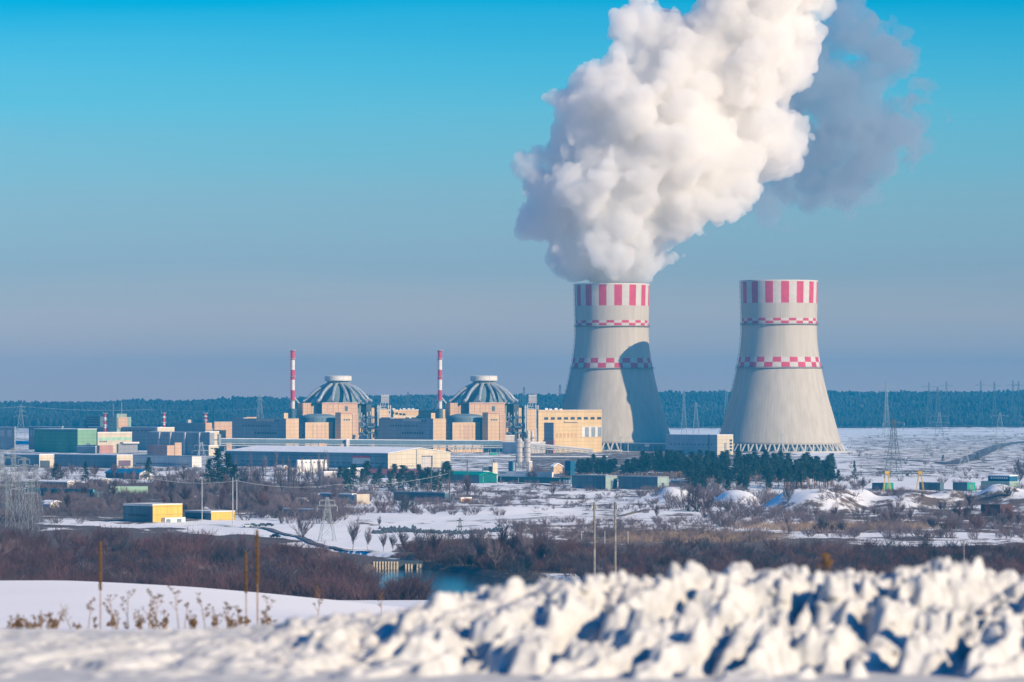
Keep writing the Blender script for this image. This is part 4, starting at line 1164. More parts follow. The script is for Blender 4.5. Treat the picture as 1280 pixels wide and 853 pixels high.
b = Bld('low_block', 'long low cream block behind the trestles of the pipe bridge', 'building', 560, 3965); b.box('wall', 559, 560, 634, 557, None, M['peach'], roof='roof_snow'); b.on('window', 'R', 562, 632, 560, 562.5, M['grey_steel'], nx=14)
# silos
for k, x in enumerate((649, 659)):
    d = 2960; X_ = gx(x, d); g0 = T(X_, d)
    t = thing('cement_silo', (X_, d, g0), 'tall pale grey silo on a steel frame, ' + ('beside the dark blue box' if k == 0 else 'right-hand one of the pair'), 'silo', 'pair of silos')
    r = 2.45
    MB().lathe(X_, d, [(.6, zz(582, d)), (r, zz(577, d)), (r, zz(550, d)), (r * .6, zz(548.6, d)), (.3, zz(548.2, d))], 24).build('barrel', M['pale_wall'], t)
    for y in (572, 566, 560, 554): MB().lathe(X_, d, [(r + .12, zz(y, d)), (r + .12, zz(y - .6, d))], 24).build('hoop', M['grey_wall'], t)
    for a in (45, 135, 225, 315): MB().bar((X_ + r * .9 * math.cos(R(a)), d + r * .9 * math.sin(R(a)), g0 - .3), (X_ + r * .9 * math.cos(R(a)), d + r * .9 * math.sin(R(a)), zz(577, d)), .4).build('leg', M['pale_steel'], t)
    mb = MB()
    for s_ in (-1, 1): mb.bar((X_ - s_ * r * .7, d - r * .7, g0), (X_ + s_ * r * .7, d - r * .7, zz(578, d)), .25)
    mb.build('brace', M['pale_steel'], t)
b = Bld('batching_plant', 'dark blue windowless batching box left of the silos', 'building', 640, 2955); b.box('wall', 635.5, 640, 645, 577, None, M['blue_wall']); b.on('stair', 'R', 641, 643, 578, 589, M['grey_steel'], out=.6)
b = Bld('silo_store', 'pale block at the foot of the right silo', 'building', 661, 2940); b.box('wall', 660, 661, 665.5, 577.5, None, M['pale_wall'], roof='roof_snow')
b = Bld('low_grey_block', 'low pale block with pipes behind the silos, left of the orange hall', 'building', 645, 3900); b.box('wall', 628, 645, 691, 553.5, None, M['pale_grey'], m2=M['pale_wall'], roof='roof_snow'); b.on('window', 'R', 650, 690, 556.5, 558, g_, nx=10, gapx=.5)

# ------------------------------------------------------------------ gantry crane
d = 2360; x0, x1 = gx(1098, d), gx(1166, d); zt = zz(589.5, d); zb = zz(592.3, d)
t = thing('gantry_crane', (gx(1132, d), d, 0), 'yellow-legged gantry crane with a dark lattice girder in the right-hand yard', 'crane')
mb = MB()
for yy in (d - 1.5, d + 1.5):
    mb.bar((x0, yy, zt), (x1, yy, zt), .4); mb.bar((x0, yy, zb), (x1, yy, zb), .4)
    for k in range(24):
        a = x0 + (x1 - x0) * k / 24; c = x0 + (x1 - x0) * (k + 1) / 24
        mb.bar((a, yy, zb if k % 2 else zt), (c, yy, zt if k % 2 else zb), .25)
gir = mb.build('girder', M['dark_steel'], t)
for x in (1108.5, 1150):
    X_ = gx(x, d); g0 = T(X_, d)
    for s_ in (-1, 1):
        for w_ in (-1, 1): MB().bar((X_ + s_ * 2.2, d + w_ * 4, g0 - .4), (X_ + s_ * .7, d + w_ * 1.4, zb), .42).build('leg', M['crane_yellow'], t)
    MB().box(X_, d, zb - .2, zt + .2, 2.4, 3.4).build('leg_head', M['crane_yellow'], t)
MB().box(gx(1134, d), d, zb - 1.4, zb, 1.6, 2).build('trolley', M['dark_steel'], gir)

# ------------------------------------------------------------------ pylons, poles, wires
def pylon_mesh(h, wb, arms, bar, style='tower'):
    mb = MB()
    wt = wb * .16; hw = h * .62
    def half(z): return (wb / 2 + (wb * .2 - wb / 2) * min(z / hw, 1)) if z < hw else wb * .2 + (wt / 2 - wb * .2) * (z - hw) / (h - hw)
    zs = [0]; 
    while zs[-1] < h - .5: zs.append(min(h, zs[-1] + max(1.6, 2.0 * half(zs[-1]))))
    c4 = lambda z: [(half(z) * a, half(z) * b, z) for a, b in ((-1, -1), (1, -1), (1, 1), (-1, 1))]
    for z0, z1 in zip(zs[:-1], zs[1:]):
        A, B = c4(z0), c4(z1)
        for k in range(4):
            mb.bar(A[k], B[k], bar * 1.3); mb.bar(A[k], B[(k + 1) % 4], bar * .7); mb.bar(A[(k + 1) % 4], B[k], bar * .7); mb.bar(B[k], B[(k + 1) % 4], bar * .6)
    arm = MB(); ins = MB()
    for za, la in arms:
        for s_ in (-1, 1):
            tip = (s_ * la, 0, za + .2)
            for b_ in (-1, 1):
                arm.bar((0, b_ * half(za), za), tip, bar * .9); arm.bar((0, b_ * half(za), za + h * .035), tip, bar * .9)
            for q in (.25, .5, .75): arm.bar((tip[0] * q, 0, za + .1), (tip[0] * (q + .2), 0, za + h * .035 * (1 - q)), bar * .6)
            ins.bar((tip[0], 0, za), (tip[0], 0, za - 2.0), bar * .9)
    return mb, arm, ins
def pylon(px, d, ytop, wb, arms, bar, rz, label, m, group='lattice pylons', ybase=None):
    x = gx(px, d); z0 = T(x, d); h = zz(ytop, d) - z0
    t = thing('lattice_pylon', (0, 0, 0), label, 'pylon', group)
    mb, arm, ins = pylon_mesh(h, wb, [(h * a, l) for a, l in arms], bar)
    mb.build('lattice', m, t); arm.build('cross_arm', m, t); ins.build('insulator', M['pale_steel'], t)
    t.location = (x, d, z0); t.rotation_euler = (0, 0, rz)
    return t, h
PA = M['pale_steel']; PG = M['grey_steel']
tall = [(.66, 8.5), (.80, 6.5), (.92, 5)]
dd_ = [(.62, 9), (.78, 11), (.92, 7)]
pyl = []
pyl.append(pylon(1117, 2750, 524, 10, [(.52, 9), (.70, 7.5), (.93, 8)], .25, R(20), 'big dark lattice pylon standing behind the gantry crane', M['dark_steel']))
pyl.append(pylon(1108, 4900, 476, 8, [(.82, 13), (.9, 10)], .26, R(15), 'very tall pylon right of the right cooling tower, its arms above the forest', PG))
for px, d, yt, w, ar, lab in [(1161, 6800, 478, 9, [(.9, 13)], 'tall pylon on the forest skyline right of the tall pair of masts'), (1183, 6900, 477, 9, [(.9, 12)], 'tall pylon on the forest skyline, second of the skyline row'),
        (1172, 6500, 484, 12, [(.9, 14), (.75, 10)], 'wide-armed pylon just below the skyline between two taller ones'), (1226, 7000, 476, 9, [(.9, 11)], 'tall thin pylon on the skyline left of the far right group'),
        (1243, 7000, 477, 9, [(.9, 11)], 'tall thin pylon on the skyline, middle of the right row'), (1266, 7000, 476, 9, [(.9, 12)], 'tall pylon on the skyline near the right edge'), (1273, 7000, 476.5, 9, [(.9, 10)], 'rightmost pylon on the forest skyline'),
        (1161, 3600, 553, 9, tall, 'slender pylon on the snow right of the gantry crane'), (1206, 3050, 556, 9, dd_, 'four-armed pylon in the snow left of the curved road'), (1242, 4100, 545, 11, dd_, 'pylon beside the upper bend of the curved road'),
        (1254, 4000, 548, 11, dd_, 'pylon just right of the curved road bend'), (1174, 5400, 516, 13, [(.6, 13), (.85, 12)], 'pale pylon in front of the forest right of the crane'), (1250, 5600, 516, 13, [(.85, 12)], 'pale pylon in front of the forest near the right edge'),
        (1063, 4500, 547, 9, [(.9, 3)], 'small lattice mast just right of the right cooling tower'), (870, 5200, 503, 10, [(.9, 5)], 'thin lattice mast between the cooling towers'), (855, 5600, 488, 8, [(.9, 2)], 'thin tall mast between the cooling towers, left of the lattice one'),
        (26, 5200, 506, 12, tall, 'lattice pylon at the far left against the forest'), (325, 5000, 488, 12, [(.9, 3), (.8, 4)], 'pylon showing behind the left reactor annex against the forest'), (510, 6200, 490, 12, tall, 'pylon on the forest slope between the two domes'),
        (527, 6300, 497, 10, tall, 'smaller pylon on the forest slope left of the right vent stack'), (541, 6300, 497, 10, tall, 'smaller pylon on the forest slope close to the right vent stack'), (700, 7000, 481, 12, [(.93, 3)], 'thin mast on the skyline left of the steaming cooling tower'),
        (655, 7000, 484, 12, [(.93, 3)], 'thin mast on the skyline above the right dome ducts'), (908, 5600, 483, 10, [(.93, 3)], 'thin mast just left of the right cooling tower'), (252, 3300, 553, 9, [(.6, 8), (.85, 6)], 'blue-grey pylon beside the big dark conifer clump')]:
    pyl.append(pylon(px, d, yt, w, ar, (.32 if d > 6000 else .24) if d > 5000 else .2, R(random.uniform(-15, 25)), lab, M['dark_steel'] if d > 6000 else PG if d > 3500 else PA))
for k, (px, d, yt) in enumerate([(3, 1900, 562), (17, 1850, 560), (30, 1800, 572), (8, 1700, 588), (24, 1680, 593), (38, 1660, 600), (45, 1750, 580)]):
    pyl.append(pylon(px, d, yt, 5.6, [(.72, 5.5), (.86, 4.2), (.96, 3)], .12, R(20 + 9 * k), ['leftmost lattice pylon of the cluster at the left edge', 'tallest lattice pylon of the left-edge cluster', 'pylon of the left-edge cluster with its arms over the long shed',
        'nearer lattice pylon low in the left-edge cluster', 'middle pylon in the front row of the left-edge cluster', 'right front lattice pylon of the left-edge cluster', 'rearmost right pylon of the left-edge cluster'][k], PG, 'cluster of pylons at the left edge'))
pyl.append(pylon(409, 1560, 622, 6, [(.8, 4), (.92, 3)], .2, R(15), 'grey lattice pylon beside the bare tree in the snowfield left of centre', PG))
pyl.append(pylon(575, 1480, 648, 3, [(.9, 1.2), (.7, 1.2)], .2, R(0), 'short dark lattice post by the dark line of debris', M['dark_steel']))
# plain poles
def pole(px, d, ytop, r, m, label, arm=1.6, name='utility_pole', group=None, ins=True, below=0.5, cat='pole'):
    x = gx(px, d); z0 = T(x, d); z1 = zz(ytop, d)
    t = thing(name, (x, d, z0), label, cat, group)
    MB().tube((x, d, z0 - below), (x, d, z1), r * 1.2, r * .8, 10).build('shaft', m, t)
    if arm:
        MB().bar((x - arm / 2, d, z1 - (z1 - z0) * .05), (x + arm / 2, d, z1 - (z1 - z0) * .05), r * .8).build('cross_bar', M['dark_steel'], t)
    if ins: 
        for s_ in (-1, 0, 1): MB().tube((x + s_ * arm * .45, d, z1 - (z1 - z0) * .05), (x + s_ * arm * .45, d, z1 - (z1 - z0) * .05 + r * 3), r * .4, r * .3, 6).build('insulator', M['pale_steel'], t)
    return t
pole(743, 400, 628, .13, M['pole_concrete'], 'weathered utility pole behind the snow bank, left one of the pair', .5, group='pair of near utility poles')
pole(769, 400, 628, .13, M['pole_concrete'], 'weathered utility pole behind the snow bank, right one of the pair', .5, group='pair of near utility poles')
for k, (px, d, yt) in enumerate([(539, 2200, 584), (562, 2100, 587), (584, 2230, 575)]):
    pole(px, d, yt, .3, M['dark_steel'], ['tall dark mast right of the conifers, left of three', 'tall dark mast, middle of three left of the kiosk', 'tall dark mast behind the small orange kiosk'][k], 6, 'tall_mast', 'three tall dark masts', cat='mast')
for k, (px, d, yt) in enumerate([(727, 1470, 664), (756, 1480, 664), (785, 1485, 664)]):
    pole(px, d, yt, .14, PA, ['pale post in the thicket left of the near pair of poles', 'pale post in the thicket between the near pair of poles', 'pale post in the thicket right of the near pair of poles'][k], 0, 'fence_post', 'pale posts in the thicket', ins=False)
for k, (px, d, yt, y) in enumerate([(252.5, 1800, 598, 0), (291, 1720, 597, 0), (296, 1850, 600, 0)]):
    pole(px, d, yt, .17, PA, ['thin pale mast behind the low yellow building', 'thin pale mast at the right end of the low yellow building', 'thinner pale mast just right of the low yellow building'][k], 3, 'lamp_mast', 'thin masts by the yellow buildings', cat='mast')
for k, px in enumerate((776, 785, 978)):
    pole(px, 3950, 546 if k < 2 else 543, .35, PA, ['floodlight mast at the foot of the steaming tower, left', 'floodlight mast at the foot of the steaming tower, right', 'floodlight mast in front of the right cooling tower'][k], 3.5, 'floodlight_mast', 'floodlight masts', ins=False, cat='mast')
pole(1205, 900, 676, .12, M['pole_concrete'], 'slender pole rising behind the snow bank at the right', .4)
for k, px in enumerate(range(560, 1000, 22)):
    pole(px, gd(603 + (k * 7) % 5), 597 - (k * 5) % 4, .16, PG, 'low lamp post along the plant road', 1.2, 'lamp_post', 'lamp posts along the plant road', ins=False, cat='lamp post')
# wires between the near posts and between far pylons
def wires(name, label, pts, r, sag, m):
    mb = MB()
    for a, b_ in zip(pts[:-1], pts[1:]):
        a = Vector(a); b_ = Vector(b_); pr = a
        for k in range(1, 13):
            t_ = k / 12; p = a.lerp(b_, t_); p.z -= sag * 4 * t_ * (1 - t_); mb.bar(pr, p, r); pr = p
    tag(mb.build(name, m), label, 'cable')
wires('power_line', 'thin pale power lines crossing in front of the forest at the far left', [pt(-60, 507.5, 5200), pt(26, 508, 5200), pt(190, 512, 5200), pt(330, 510, 5000)], .25, 3, PA)
wires('power_line', 'faint cable crossing the brush right of the yellow halls', [pt(180, 596, 1850), pt(296, 601, 1850), pt(420, 606, 1850), pt(560, 592, 2100)], .14, 2, PA)
wires('power_line', 'faint cable between the crane pylon and the right edge', [pt(1062, 560, 2900), pt(1117, 545, 2750), pt(1206, 575, 3050), pt(1300, 565, 3000)], .2, 3, PG)
# weir with pale piers
d = 1340; xs0, xs1 = 467, 528
t = thing('weir', (gx(495, d), d, -2), 'small weir with a row of pale piers across the inlet channel', 'weir')
MB().box((gx(xs0, d) + gx(xs1, d)) / 2, d + 3, -3, zz(701.5, d), gx(xs1, d) - gx(xs0, d), 4).build('deck', M['dark_wall'], t)
for k in range(17):
    if k in (9, 10, 14): continue
    x = gx(xs0 + 1 + k * 3.6, d); MB().box(x, d - .5, -3, zz(702.2 if k < 9 else 705, d), .55, 2.4).build('pier', M['cream'], t)
# parked cars
def make_car(m, label, px, py, rz):
    d = gd(py); x = gx(px, d); z = T(x, d) + .15
    t = thing('parked_car', (0, 0, 0), label, 'car', 'cars by the river road')
    mb = MB(); pr = [(-2.2, .35), (-2.15, .85), (-1.2, .95), (-.75, 1.45), (.75, 1.45), (1.35, .95), (2.15, .8), (2.2, .35)]
    vs = [(a, -.85, c) for a, c in pr] + [(a, .85, c) for a, c in pr]; n = len(pr)
    mb.add(vs, [tuple(range(n)), tuple(range(2 * n - 1, n - 1, -1))] + [((i + 1) % n, i, n + i, n + (i + 1) % n) for i in range(n)]); mb.build('body', m, t)
    g = MB(); g.add([(-1.05, -.87, .98), (1.15, -.87, .98), (.68, -.87, 1.38), (-.68, -.87, 1.38), (-1.05, .87, .98), (1.15, .87, .98), (.68, .87, 1.38), (-.68, .87, 1.38)], [(0, 1, 2, 3), (7, 6, 5, 4), (0, 3, 7, 4), (1, 5, 6, 2)]); g.build('window', M['glass'], t)
    for a in (-1.35, 1.35):
        for s_ in (-1, 1): MB().tube((a, s_ * .65, .33), (a, s_ * .9, .33), .33, .33, 14).build('wheel', M['tyre'], t)
    t.location = (x, d, z); t.rotation_euler = (0, 0, rz)
make_car(M['car_silver'], 'pale silver car by the bare trees, left of the parked row', 309, 661.5, .3); make_car(M['car_green'], 'dark green car in the row by the river road', 316, 660, .1)
make_car(M['car_dark'], 'dark car parked left of the last one in the row', 328, 659.5, .2); make_car(M['car_dark'], 'dark car at the right end of the parked row', 336, 659.2, -.1)
make_car(M['car_dark'], 'dark car alone on the bend of the river road', 344, 671.5, -.5)
# ------------------------------------------------------------------ vegetation
rng = np.random.default_rng(5)
def twig_mesh(kind, seed, segs_n):
    """a leafless shrub or tree as thin three-sided twigs: stems that fork again and again"""
    r = random.Random(seed)
    V = []; Fc = []
    def seg(p, q, r0, r1):
        d = (q - p).normalized(); a = d.orthogonal().normalized(); b = d.cross(a); i = len(V)
        for c, rr in ((p, r0), (q, r1)):
            for k in range(3):
                t = k * 2.0944; v = c + a * (rr * math.cos(t)) + b * (rr * math.sin(t)); V.append((v.x, v.y, v.z))
        for k in range(3): Fc.append((i + k, i + (k + 1) % 3, i + 3 + (k + 1) % 3, i + 3 + k))
    def grow(p, d, L, rad, lev):
        n = 3 if lev < 2 else 2
        q = p
        for s_ in range(n):
            d2 = (d + Vector((r.uniform(-.22, .22), r.uniform(-.22, .22), r.uniform(-.05, .16)))).normalized()
            e = q + d2 * (L / n); seg(q, e, rad * (1 - s_ / n * .4), rad * (1 - (s_ + 1) / n * .4)); 
            if lev > 0:
                for c in range(segs_n[lev]):
                    sp = 0.75 if kind != 'poplar' else .32
                    dn = (d2 + Vector((r.uniform(-sp, sp), r.uniform(-sp, sp), r.uniform(-.1, .5)))).normalized()
                    grow(q.lerp(e, r.random()), dn, L * r.uniform(.42, .62), rad * .5, lev - 1)
            q = e; d = d2
    if kind == 'shrub':
        for k in range(9):
            a = r.random() * 6.283; tl = r.uniform(.15, .75)
            grow(Vector((math.cos(a) * .12, math.sin(a) * .12, 0)), Vector((math.cos(a) * tl, math.sin(a) * tl, 1)).normalized(), r.uniform(.42, .62), .011, 2)
    elif kind == 'tree':
        grow(Vector((0, 0, 0)), Vector((r.uniform(-.05, .05), 0, 1)), .36, .016, 0)
        for k in range(11):
            a = r.random() * 6.283; tl = r.uniform(.25, .95)
            grow(Vector((0, 0, r.uniform(.18, .5))), Vector((math.cos(a) * tl, math.sin(a) * tl, 1)).normalized(), r.uniform(.3, .48), .010, 2)
    else:
        grow(Vector((0, 0, 0)), Vector((0, 0, 1)), .95, .012, 0)
        for k in range(26):
            a = r.random() * 6.283; z = r.uniform(.06, .8)
            grow(Vector((0, 0, z)), Vector((math.cos(a) * .33, math.sin(a) * .33, 1)).normalized(), r.uniform(.18, .28), .006, 1)
    return np.array(V), np.array(Fc)
def pine_mesh(seed, spruce=False):
    r = random.Random(seed); V = []; Fc = []
    th = [(0.022, 0), (.014, .5), (.005, 1)]
    tv = []; tf = []
    for rr, z in th:
        for k in range(6): tv.append((rr * math.cos(k * 1.047), rr * math.sin(k * 1.047), z))
    for j in range(2):
        for k in range(6): tf.append((j * 6 + k, j * 6 + (k + 1) % 6, (j + 1) * 6 + (k + 1) % 6, (j + 1) * 6 + k))
    lo = .12 if spruce else .38
    nl = 1700
    cl = []
    for c in range(46):
        z = lo + (1 - lo) * (c + r.random()) / 46
        q = (z - lo) / (1 - lo)
        w = (1 - q) * (.24 if spruce else .0) if spruce else .17 * math.sqrt(max(0, 1 - (q * 1.15 - .35) ** 2)) * (1 - q * .55)
        a = r.random() * 6.283; e = w * r.uniform(.35, 1.0)
        cl.append((math.cos(a) * e, math.sin(a) * e, z, .05 + .03 * r.random() * (1 - q)))
    for i in range(nl):
        c = r.choice(cl); s_ = c[3]
        p = Vector((c[0] + r.gauss(0, s_ * .6), c[1] + r.gauss(0, s_ * .6), min(1.0, c[2] + r.gauss(0, s_ * .35))))
        d = Vector((p.x * 3 + r.uniform(-1, 1), p.y * 3 + r.uniform(-1, 1), r.uniform(-.3, .8))).normalized() * r.uniform(.02, .042)
        n = Vector((r.uniform(-1, 1), r.uniform(-1, 1), r.uniform(-1, 1))).cross(d).normalized() * r.uniform(.008, .016)
        k = len(V); V += [tuple(p - n), tuple(p + n), tuple(p + d + n * .4), tuple(p + d - n * .4)]; Fc.append((k, k + 1, k + 2, k + 3))
    return (np.array(tv), np.array(tf)), (np.array(V), np.array(Fc))
SHR = [twig_mesh('shrub', 10 + k, [0, 4, 4]) for k in range(4)]
SHL = [twig_mesh('shrub', 40 + k, [0, 2, 3]) for k in range(3)]
TRE = [twig_mesh('tree', 20 + k, [0, 4, 4]) for k in range(3)]
POP = [twig_mesh('poplar', 30 + k, [0, 4, 4]) for k in range(2)]
def proto_mesh(V, Fc, name, m):
    me = bpy.data.meshes.new(name); me.from_pydata(V.tolist(), [], Fc.tolist()); me.materials.append(m); me.update(); return me
TW = [M['twig'], M['twig_grey'], M['twig_dark'], M['twig']]
ME = {'shrub': [proto_mesh(*SHR[k], 'bare_shrub', TW[k]) for k in range(4)],
      'tree': [proto_mesh(*TRE[k], 'bare_tree', [M['twig_grey'], M['twig'], M['twig_grey']][k]) for k in range(3)],
      'poplar': [proto_mesh(*POP[k], 'poplar', M['twig_grey']) for k in range(2)]}
def plant(name, me, x, y, h, w, label, cat, group):
    o = bpy.data.objects.new(name, me); COL.objects.link(o)
    o.location = (x, y, T(x, y) - .15); o.scale = (h * w, h * w, h); o.rotation_euler = (0, 0, rng.random() * 6.28)
    return tag(o, label, cat, group)
# zones: px0, px1, py0, py1 (rows of the foot on the plain), count, height m, width factor, kind, name, label, group
Z_IND = [
    (-20, 520, 690, 752, 130, 8.5, 1.15, 'shrub', 'bare brown bush in the dense riverside thicket below the yellow halls', 'thicket on the left bank'),
    (520, 1300, 690, 734, 140, 6.2, 1.25, 'shrub', 'bare brown bush in the dark thicket along the right bank', 'thicket on the right bank'),
    (980, 1290, 622, 668, 40, 6.0, 1.3, 'shrub', 'bare bush on the broken snowy slope at the right', 'bushes on the right slope')]
Z_TREE = [
    (520, 720, 700, 714, 26, 10.5, .95, 'tree', 'bare tree on the far river bank', 'bare trees on the river bank'),
    (200, 420, 600, 652, 60, 9.5, .85, 'tree', 'bare tree in the scrub right of the yellow halls', 'bare trees in the scrub'),
    (960, 1290, 630, 664, 18, 8.5, .8, 'tree', 'bare tree on the broken ground at the right', 'bare trees at the right'),
    (290, 410, 594, 622, 34, 15, .6, 'poplar', 'slim leafless poplar below the warehouse', 'poplars below the warehouse'),
    (20, 240, 590, 650, 40, 8.5, .9, 'tree', 'bare tree among the sheds at the left', 'bare trees among the sheds')]
nv = {'shrub': 4, 'tree': 3, 'poplar': 2}
for zl in (Z_IND, Z_TREE):
    for (a, b, c, e, n, h, w, kd, lab, grp) in zl:
        k = 0; tr = 0
        while k < n and tr < n * 20:
            tr += 1
            px = rng.uniform(a, b); py = rng.uniform(c, e)
            if 'left bank' in grp and py < 14 + np.interp(px, [0, 290, 400, 460, 520], [676, 684, 698, 706, 714]): continue
            d = gd(py); x = gx(px, d)
            if float(river_mask(np.array([x]), np.array([d]))[0]) > .3 and 'left' not in grp: continue
            q = rng.uniform(.65, 1.2)
            plant({'shrub': 'bare_shrub', 'tree': 'bare_tree', 'poplar': 'poplar_tree'}[kd], ME[kd][int(rng.integers(nv[kd]))], x, d, h * q, w * rng.uniform(.85, 1.15), lab, {'shrub': 'bush', 'tree': 'tree', 'poplar': 'tree'}[kd], grp)
            k += 1
# single bushes one can point to
for px, py, h, w, kd, lab in [(378, 682, 13, .8, 'tree', 'lone spreading bare tree left of the grey lattice pylon'), (441, 686, 12, .8, 'tree', 'bare tree right of the grey lattice pylon in the snowfield'), (460, 686, 8.5, .7, 'tree', 'smaller bare tree standing on the snow bank, third from the pylon'),
        (479, 688, 7.5, .8, 'tree', 'thin bare tree in the middle of the snow bank'), (491, 689, 7, .8, 'tree', 'small bare sapling next to the thin tree on the snow bank'), (504, 690, 9, .8, 'tree', 'bare tree at the right end of the snow bank'),
        (509, 641, 11, 1.5, 'shrub', 'big round purple bush in front of the dark low block'), (474, 659, 5, .8, 'tree', 'tiny bare tree on the open snow below the centre'), (476, 642, 8, 1.0, 'shrub', 'bush on the snow below the ruined block'),
        (585, 624, 14, .8, 'tree', 'round-topped bare tree behind the little kiosk'), (820, 649, 6, .9, 'tree', 'lone small bare tree on the open snowfield'), (691, 622, 8, 1, 'tree', 'bare tree on the snow right of the central bushes'),
        (878, 640, 12, 1.5, 'shrub', 'large round bush left of the snowy mounds'), (862, 634, 13, 1.2, 'shrub', 'dark tangled bush at the foot of the ramp'), (910, 648, 10, 1.2, 'tree', 'bushy bare tree in front of the snowy mounds'), (985, 640, 12, .8, 'tree', 'bare tree in front of the biggest snowy mound'),
        (1275, 612, 21, .8, 'tree', 'tall grey bare tree at the right edge beside the depot'), (672, 597, 9, 1.6, 'shrub', 'dark bushy tree right of the silos'), (665, 600, 8, 1.2, 'shrub', 'smaller dark bush right of the silos')]:
    d = gd(py); plant('bare_shrub' if kd == 'shrub' else 'bare_tree', ME[kd][int(rng.integers(nv[kd]))], gx(px, d), d, h, w, lab, 'bush' if kd == 'shrub' else 'tree', None)
# thickets that nobody could count
def brush(name, zones, srcs, m, label):
    Vs = []; Fs = []; off = 0
    for (a, b, c, e, n, h, w) in zones:
        N = n * 6
        PX = rng.uniform(a, b, N); PY = rng.uniform(c, e, N); D_ = gd(PY); X_ = (PX - 640) / F * D_
        ok = (river_mask(X_, D_) < .3) | ((a < 100) & (PX < 530))
        if name == 'riverside_thicket' and a < 100: ok &= PY > np.interp(PX, [-200, 0, 290, 400, 460, 520, 560], [674, 676, 684, 706, 717, 727, 746]) + 3 * np.sin(PX / 23)
        if name == 'village_scrub': ok &= (vnoise(X_ / 22, D_ / 60, 61) > .30) & ~((PX > 150) & (PX < 305) & (PY > 640)) & ~((PX > 40) & (PX < 160) & (PY > 646) & (PY < 656))
        sel = np.nonzero(ok)[0][:n]
        Z_ = terrain(X_, D_)
        for k in sel:
            V, Fc = srcs[int(rng.integers(len(srcs)))]
            q = h * rng.uniform(.6, 1.2); ww = q * w * rng.uniform(.85, 1.25); t = rng.random() * 6.28
            c_, s_ = math.cos(t), math.sin(t)
            P = np.stack([(V[:, 0] * c_ - V[:, 1] * s_) * ww + X_[k], (V[:, 0] * s_ + V[:, 1] * c_) * ww + D_[k], V[:, 2] * q + Z_[k] - .2], 1)
            Vs.append(P); Fs.append(Fc + off); off += len(P)
    print(name, off)
    o = np_mesh(name, np.concatenate(Vs), np.concatenate(Fs), m)
    return tag(o, label, 'brush', kind='stuff')
brush('riverside_thicket', [(-120, 540, 664, 756, 620, 8.0, 1.25), (500, 720, 688, 718, 120, 6.0, 1.35), (700, 1420, 689, 736, 520, 5.6, 1.4)], SHL, M['twig'], 'mass of leafless purple-brown brush along the river')
brush('dark_thicket', [(560, 740, 690, 718, 40, 6.0, 1.4), (720, 1420, 690, 738, 230, 6.0, 1.4), (-100, 400, 712, 744, 140, 7.0, 1.3)], SHL, M['twig_dark'], 'darker tangled brush low along the river banks')
brush('village_scrub', [(-60, 250, 588, 657, 620, 6.0, 1.4), (230, 430, 590, 655, 560, 6.5, 1.4), (400, 640, 600, 645, 330, 4.5, 1.5), (1000, 1400, 610, 674, 520, 4.6, 1.5), (620, 960, 652, 680, 300, 3.6, 1.6), (880, 1010, 616, 660, 170, 5.5, 1.4),
        (800, 900, 610, 640, 90, 6, 1.4), (700, 1080, 594, 614, 120, 5, 1.4), (1060, 1400, 536, 608, 260, 4.0, 1.5), (560, 830, 604, 642, 220, 3.0, 1.6), (520, 660, 668, 700, 60, 4.5, 1.3)], SHL, M['twig_grey'], 'scattered leafless scrub between the plant and the river')
# conifers
PN = [pine_mesh(50 + k) for k in range(3)]; SPR = [pine_mesh(60 + k, True) for k in range(2)]
PMT = [(proto_mesh(*a, 'trunk', M['pine_bark']), proto_mesh(*b, 'crown', M['needles'])) for a, b in PN + SPR]
def conifer(px, py, h, v, label, group, w=1.0, name=None):
    d = gd(py); x = gx(px, d)
    t = thing(name or ('pine_tree' if v < 3 else 'spruce_tree'), (x, d, T(x, d) - .2), label, 'tree', group, rng.random() * 6.28)
    for nm, me in zip(('trunk', 'crown'), PMT[v]):
        o = bpy.data.objects.new(nm, me); COL.objects.link(o); o.parent = t
    t.scale = (h * w, h * w, h)
    return t
pc = []
for k in range(205):
    px = rng.uniform(722, 1042); py = rng.uniform(592, 610)
    if px > 990: py = rng.uniform(596, 612)
    if px < 850 : py = min(py, 597.5)
    pc.append((px, py))
for px, py in sorted(pc, key=lambda q: q[1]):
    hh = rng.uniform(12, 17.5) * (0.8 if px < 800 else 1.0)
    conifer(px, py, hh, int(rng.integers(3)), 'dark pine in the grove below the cooling towers', 'pine grove below the cooling towers', rng.uniform(.9, 1.35))
for k in range(34):
    px = rng.uniform(860, 1050); py = rng.uniform(608, 622) if px < 1000 else rng.uniform(606, 612)
    conifer(px, py, rng.uniform(9, 15), int(rng.integers(3)), 'pine at the ragged lower edge of the grove', 'pines at the lower edge of the grove', rng.uniform(1.0, 1.5))
for k in range(34):
    px = rng.uniform(418, 566) ; py = rng.uniform(604, 618)
    if 482 < px < 492: continue
    conifer(px, py, rng.uniform(9, 15), int(rng.integers(5)), 'green conifer in the loose row below the red-roofed garages', 'conifers below the garages', rng.uniform(1.1, 1.6))
